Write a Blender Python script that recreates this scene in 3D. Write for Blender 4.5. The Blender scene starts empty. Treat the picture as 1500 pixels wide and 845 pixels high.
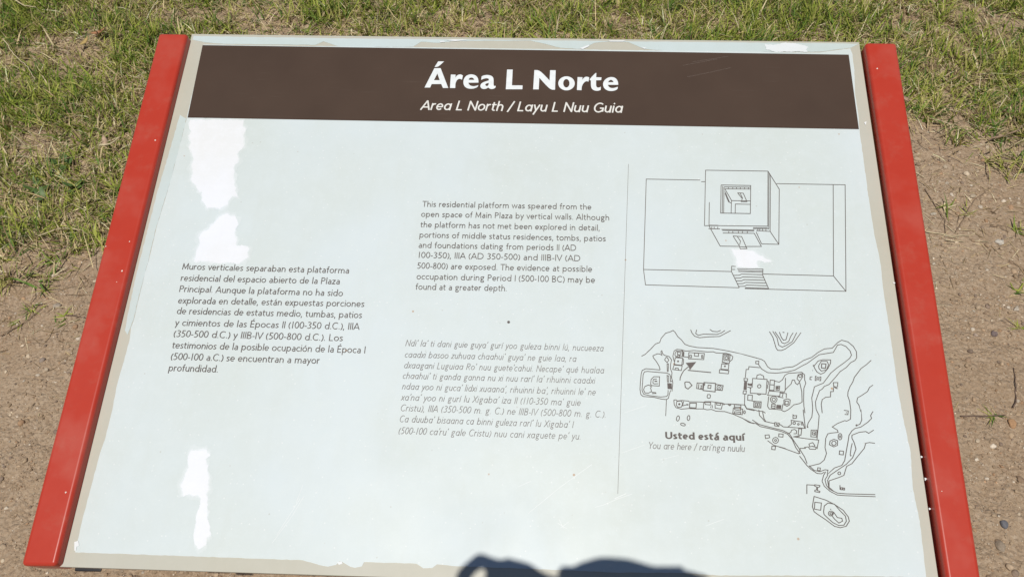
import bpy, bmesh, math, random
import numpy as np
from mathutils import Vector, Matrix
from mathutils.geometry import tessellate_polygon

C = bpy.context.scene.collection
SC = bpy.context.scene
RNG = np.random.default_rng(11)
random.seed(11)

# ------------------------------------------------------------------ camera, sky, sun, exposure
CAM_LOC = [0.06564,-0.76369,1.49238]
CAM_ROT = [[0.998361,-0.027728,0.050063],[0.053479,0.763474,-0.64362],[-0.020376,0.645243,0.763706]]
SUN_DIR = [-0.04043,-0.35112,0.93546]   # unit vector towards the sun
cam_data = bpy.data.cameras.new('camera')
cam = bpy.data.objects.new('camera', cam_data); C.objects.link(cam)
cam.matrix_world = Matrix([CAM_ROT[i] + [CAM_LOC[i]] for i in range(3)] + [[0, 0, 0, 1]])
cam_data.sensor_width = 36.0
cam_data.lens = 36.0 * 1200.0 / 1500.0
cam_data.clip_start = 0.02
cam_data.clip_end = 2000.0
SC.camera = cam

world = bpy.data.worlds.new('World'); SC.world = world; world.use_nodes = True
wn = world.node_tree; bg = wn.nodes['Background']
sky = wn.nodes.new('ShaderNodeTexSky'); sky.sky_type = 'NISHITA'; sky.sun_disc = False
SUN_EL = math.asin(SUN_DIR[2]); SUN_AZ = math.atan2(SUN_DIR[0], SUN_DIR[1])
sky.sun_elevation = SUN_EL; sky.sun_rotation = SUN_AZ
sky.altitude = 1900
wn.links.new(sky.outputs[0], bg.inputs[0]); bg.inputs[1].default_value = 0.052

sun_d = bpy.data.lights.new('sun', 'SUN'); sun_d.energy = 3.85; sun_d.angle = math.radians(0.53)
sun_d.color = (1.0, 0.955, 0.88)
sun = bpy.data.objects.new('sun', sun_d); C.objects.link(sun)
sun.rotation_euler = Vector(SUN_DIR).to_track_quat('Z', 'Y').to_euler()
sun.location = (0, -3, 8)

SC.view_settings.view_transform = 'Standard'; SC.view_settings.look = 'None'
SC.view_settings.exposure = -0.2; SC.view_settings.gamma = 1.0
SC.view_settings.use_curve_mapping = False
SC.render.resolution_x = 1024; SC.render.resolution_y = 576

# ------------------------------------------------------------------ measured layout (millimetres on the sign's face, metres on the ground)
D_O = [-0.54,0.39728,0.74146]
D_H = 0.8309
D_TXT = [["spanish","Muros verticales separaban esta plataforma",71.2,424.2,314.0,423.4],["spanish","residencial del espacio abierto de la Plaza",72.6,442.1,302.8,440.6],["spanish","Principal. Aunque la plataforma no ha sido",74.1,459.1,309.7,458.6],["spanish","explorada en detalle, están expuestas porciones",75.9,476.9,342.0,473.9],["spanish","de residencias de estatus medio, tumbas, patios",77.5,492.8,340.7,490.7],["spanish","y cimientos de las Épocas II (100-350 d.C.), IIIA",78.3,510.3,339.6,508.0],["spanish","(350-500 d.C.) y IIIB-IV (500-800 d.C.). Los",80.2,526.8,318.2,525.4],["spanish","testimonios de la posible ocupación de la Época I",81.4,543.5,351.2,541.8],["spanish","(500-100 a.C.) se encuentran a mayor",83.3,560.0,290.4,558.9],["spanish","profundidad.",83.6,576.3,151.9,575.9],["english","This residential platform was speared from the",409.7,312.8,658.2,311.3],["english","open space of Main Plaza by vertical walls. Although",409.5,329.5,684.0,328.2],["english","the platform has not met been explored in detail,",410.0,346.8,670.2,345.3],["english","portions of middle status residences, tombs, patios",410.2,363.5,679.1,362.3],["english","and foundations dating from periods II (AD",410.4,380.0,636.9,378.3],["english","100-350), IIIA (AD 350-500) and IIIB-IV (AD",412.1,395.9,643.0,394.7],["english","500-800) are exposed. The evidence at possible",411.4,412.8,659.9,410.9],["english","occupation during Period I (500-100 BC) may be",411.9,429.5,664.1,427.6],["english","found at a greater depth.",411.8,445.4,540.5,443.9],["zapotec","Ndi’ la’ ti dani guie guya’ gurí yoo guleza binni lú, nucueeza",405.7,529.5,675.4,528.1],["zapotec","caadxi basoo zuhuaa chaahui’ guya’ ne guie laa, ra",406.0,545.9,638.7,544.2],["zapotec","dxaagani Luguiaa Ro’ nuu guete’cahui. Necape’ qué hualaa",406.5,561.1,676.1,559.3],["zapotec","chaahui’ ti ganda ganna nu xi nuu rarí’ la’ rihuinni caadxi",406.1,575.9,664.0,573.9],["zapotec","ndaa yoo ni guca’ lidxi xuaana’, rihuinni ba’, rihuinni le’ ne",407.0,590.7,665.3,589.8],["zapotec","xa’na’ yoo ni gurí lu Xigaba’ iza II (110-350 ma’ guie",406.9,605.8,645.6,604.8],["zapotec","Cristu), IIIA (350-500 m. g. C.) ne IIIB-IV (500-800 m. g. C.).",407.5,620.4,678.6,619.5],["zapotec","Ca duuba’ bisaana ca binni guleza rarí’ lu Xigaba’ I",407.7,635.2,636.2,634.7],["zapotec","(500-100 ca’ru’ gale Cristu) nuu cani xaguete pe’ yu.",408.1,651.0,646.2,649.7],["subtitle","Area L North / Layu L Nuu Guia",391.0,142.3,703.4,141.5],["here","Usted está aquí",756.0,644.6,856.9,643.3],["youare","You are here / rari´nga nuulu",733.4,658.2,856.0,657.8]]
D_TITLE = [[[[412.2,49.1],[421.6,49.0],[413.0,60.0],[407.3,60.1]]],[[[407.2,62.5],[417.1,62.3],[432.3,100.4],[423.9,100.5],[420.6,93.0],[405.4,93.3],[403.5,100.0],[394.6,100.2]],[[412.8,72.8],[417.5,85.6],[408.4,85.7]]],[[[434.4,74.4],[442.0,74.5],[442.1,80.2],[443.8,76.5],[446.9,74.2],[450.3,73.7],[453.7,76.0],[452.8,84.0],[449.6,82.3],[446.4,83.0],[444.0,87.0],[442.9,91.7],[443.3,100.2],[434.9,100.3]]],[[[479.2,89.2],[479.1,85.7],[477.7,79.8],[474.1,75.3],[468.6,73.4],[464.2,73.5],[459.0,76.2],[455.9,81.6],[455.1,87.5],[456.1,94.0],[459.4,98.8],[464.4,101.1],[470.4,101.2],[475.6,99.6],[478.7,97.1],[479.4,94.0],[475.4,95.6],[471.1,96.4],[466.7,95.1],[464.4,92.6],[463.3,89.6]],[[463.3,84.1],[464.2,81.1],[466.8,79.5],[469.9,80.2],[471.9,82.6],[472.3,84.0]]],[[[483.3,83.7],[483.5,77.1],[487.6,74.6],[493.6,74.0],[499.1,75.5],[502.3,79.4],[503.0,84.6],[503.3,92.5],[504.0,95.1],[506.6,94.8],[507.0,97.4],[504.7,100.3],[500.5,101.3],[497.2,100.2],[495.2,98.1],[492.4,100.5],[488.1,101.5],[484.3,100.0],[482.4,96.2],[483.2,91.6],[486.8,88.2],[491.6,86.2],[495.5,84.5],[495.1,81.5],[492.3,80.4],[488.6,81.0],[485.4,82.6]],[[495.5,89.4],[495.5,93.3],[493.7,95.6],[491.3,95.1],[490.1,92.7],[491.3,90.8]]],[[[523.2,63.1],[532.1,63.0],[532.3,93.3],[549.0,93.2],[549.0,100.5],[523.0,101.0]]],[[[566.5,63.4],[574.9,63.3],[591.1,83.0],[591.4,63.2],[600.2,63.1],[600.1,100.4],[592.4,100.6],[574.8,78.1],[574.6,100.3],[565.9,100.4]]],[[[630.7,87.8],[630.4,90.8],[629.5,93.6],[628.0,96.2],[626.0,98.3],[623.6,100.0],[620.9,101.0],[618.0,101.4],[615.1,101.1],[612.4,100.2],[609.9,98.6],[607.8,96.6],[606.2,94.1],[605.2,91.2],[604.8,88.3],[605.1,85.3],[605.9,82.4],[607.4,79.8],[609.4,77.6],[611.9,76.0],[614.6,74.9],[617.5,74.5],[620.4,74.8],[623.1,75.8],[625.6,77.3],[627.7,79.4],[629.3,82.0],[630.3,84.8]],[[622.4,87.8],[622.4,89.6],[622.0,91.3],[621.5,92.9],[620.7,94.1],[619.8,95.1],[618.8,95.7],[617.7,96.0],[616.6,95.8],[615.5,95.2],[614.6,94.3],[613.8,93.0],[613.2,91.5],[612.8,89.8],[612.6,88.0],[612.7,86.2],[613.0,84.5],[613.6,82.9],[614.3,81.6],[615.2,80.6],[616.3,80.0],[617.4,79.8],[618.5,80.0],[619.5,80.6],[620.5,81.5],[621.3,82.8],[621.9,84.3],[622.3,86.0]]],[[[634.9,75.7],[642.6,75.8],[642.4,80.8],[645.1,76.1],[648.8,74.4],[652.6,75.6],[653.4,76.6],[651.9,84.3],[649.4,83.0],[646.2,84.6],[643.1,89.2],[641.5,95.1],[641.4,100.6],[634.2,100.4]]],[[[662.9,67.3],[664.3,67.2],[664.0,75.4],[672.4,75.6],[671.9,80.9],[664.0,81.4],[663.9,92.1],[665.5,94.9],[668.1,95.3],[671.5,93.5],[671.1,99.5],[667.1,101.4],[662.3,101.2],[658.1,98.7],[655.9,93.6],[655.8,81.8],[654.0,81.3],[653.9,79.0]]],[[[698.5,89.3],[698.2,83.7],[695.8,77.8],[691.6,74.9],[686.2,74.5],[680.9,76.8],[676.6,81.4],[674.7,86.7],[675.1,92.5],[677.7,97.7],[682.5,100.8],[688.3,101.5],[694.1,100.0],[697.4,97.3],[697.9,93.0],[694.7,94.4],[690.5,95.8],[686.2,95.3],[683.6,93.0],[682.2,89.7]],[[682.8,84.6],[684.1,81.6],[687.1,79.9],[690.0,81.5],[691.3,84.4]]]]
D_DIAGRAM = [[1.0,0,[817.7,257.6],[738.8,257.8],[732.2,404.8],[734.5,428.3],[864.0,428.8]],[1.0,0,[819.2,260.3],[825.1,260.1]],[1.0,0,[732.2,404.8],[854.7,404.4]],[1.0,0,[928.4,260.9],[1027.4,260.4],[1009.5,429.8],[904.5,429.8]],[1.0,0,[1010.2,260.8],[995.0,407.0],[897.7,406.9]],[1.0,0,[995.0,407.0],[1009.5,429.8]],[1.0,0,[820.6,333.2],[826.5,240.5],[917.8,240.0],[931.8,270.3],[923.8,360.1],[899.6,360.0]],[1.0,0,[917.8,240.0],[910.6,331.5],[827.0,332.7],[820.6,333.2]],[1.0,0,[829.4,294.5],[827.1,331.7]],[1.0,0,[919.1,242.2],[911.7,335.7],[889.3,336.0]],[1.0,0,[920.3,244.9],[920.2,255.4],[913.2,339.8],[923.8,360.1]],[1.0,0,[889.4,334.4],[910.4,333.9]],[1.0,0,[913.2,339.8],[893.6,339.0]],[1.0,0,[827.0,333.2],[841.2,365.2],[868.7,364.9]],[1.0,0,[878.2,364.7],[899.1,364.1],[890.6,343.5],[846.0,344.2]],[1.0,0,[893.4,341.3],[899.6,360.0]],[1.0,0,[826.1,337.7],[842.6,337.8]],[1.0,0,[827.5,332.2],[840.2,332.1]],[1.0,0,[844.4,338.5],[890.9,338.3]],[1.0,0,[845.5,340.1],[890.8,339.9]],[1.0,0,[830.8,334.7],[830.7,337.3]],[1.0,0,[834.3,334.6],[834.2,337.2]],[1.0,0,[839.4,334.5],[839.2,337.1]],[1.0,0,[854.6,341.4],[854.4,343.7]],[1.0,0,[860.3,341.2],[860.2,343.5]],[1.0,0,[868.3,341.0],[868.2,343.3]],[1.0,0,[874.1,340.8],[873.9,343.2]],[1.0,0,[880.9,340.6],[880.8,343.0]],[1.0,0,[896.1,336.6],[895.8,339.7]],[1.0,0,[898.8,336.5],[898.6,339.6]],[1.0,0,[902.9,336.4],[902.7,339.5]],[1.0,0,[907.5,336.3],[907.3,339.4]],[1.0,0,[860.3,348.5],[872.4,349.2],[878.6,368.2],[869.3,369.0],[868.1,363.7],[860.3,348.5]],[1.0,0,[866.0,348.8],[870.3,356.4],[868.8,362.1]],[1.0,0,[868.6,365.4],[877.7,365.7]],[1.0,0,[854.7,404.4],[855.5,396.2],[861.1,396.5]],[1.0,0,[855.6,401.2],[860.1,401.0]],[1.0,0,[862.9,399.7],[898.7,399.4],[897.6,408.6],[904.5,429.8],[871.7,429.8]],[1.0,0,[863.6,402.2],[898.1,402.2]],[1.0,0,[864.4,404.1],[897.5,404.4]],[1.0,0,[854.7,404.4],[864.0,428.8]],[1.0,0,[871.8,428.6],[903.2,428.6]],[1.0,0,[856.9,410.3],[865.4,409.8],[868.2,408.0],[897.6,408.1]],[1.0,0,[858.4,414.5],[866.9,414.0],[869.7,412.2],[898.9,412.3]],[1.0,0,[859.9,418.6],[868.4,418.1],[871.2,416.3],[900.1,416.5]],[1.0,0,[861.5,422.8],[869.9,422.3],[872.7,420.5],[901.4,420.6]],[1.0,0,[863.0,426.9],[871.5,426.4],[874.2,424.6],[902.6,424.7]],[1.0,0,[847.9,265.3],[890.9,265.1],[887.2,311.7],[844.7,312.0],[847.9,265.3]],[1.0,0,[850.2,266.9],[847.0,311.9]],[1.0,0,[852.0,268.5],[890.2,268.1]],[1.0,0,[852.0,268.5],[849.1,311.6]],[1.0,0,[853.0,271.5],[890.0,271.1]],[1.0,0,[858.3,269.2],[858.2,271.6]],[1.0,0,[864.6,269.0],[864.5,271.5]],[1.0,0,[870.0,268.9],[869.9,271.3]],[1.0,0,[875.7,268.7],[875.5,271.2]],[1.0,0,[881.8,268.6],[881.6,271.0]],[1.0,0,[887.4,268.5],[887.2,270.9]],[1.0,0,[853.0,271.5],[861.5,290.5],[859.8,311.3]],[1.0,0,[861.5,291.0],[888.7,290.8]],[1.0,0,[865.6,311.4],[866.7,296.5],[888.3,296.5]],[1.0,0,[853.2,276.4],[858.5,293.8],[861.2,295.3]],[1.0,0,[852.8,279.4],[857.3,293.8]],[1.0,0,[871.1,277.8],[879.3,278.2],[883.7,292.3],[875.3,292.5],[877.3,287.4],[871.1,277.8]],[1.0,0,[874.6,278.0],[877.8,286.6]],[1.0,0,[876.1,290.9],[883.1,291.0]]]
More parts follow.
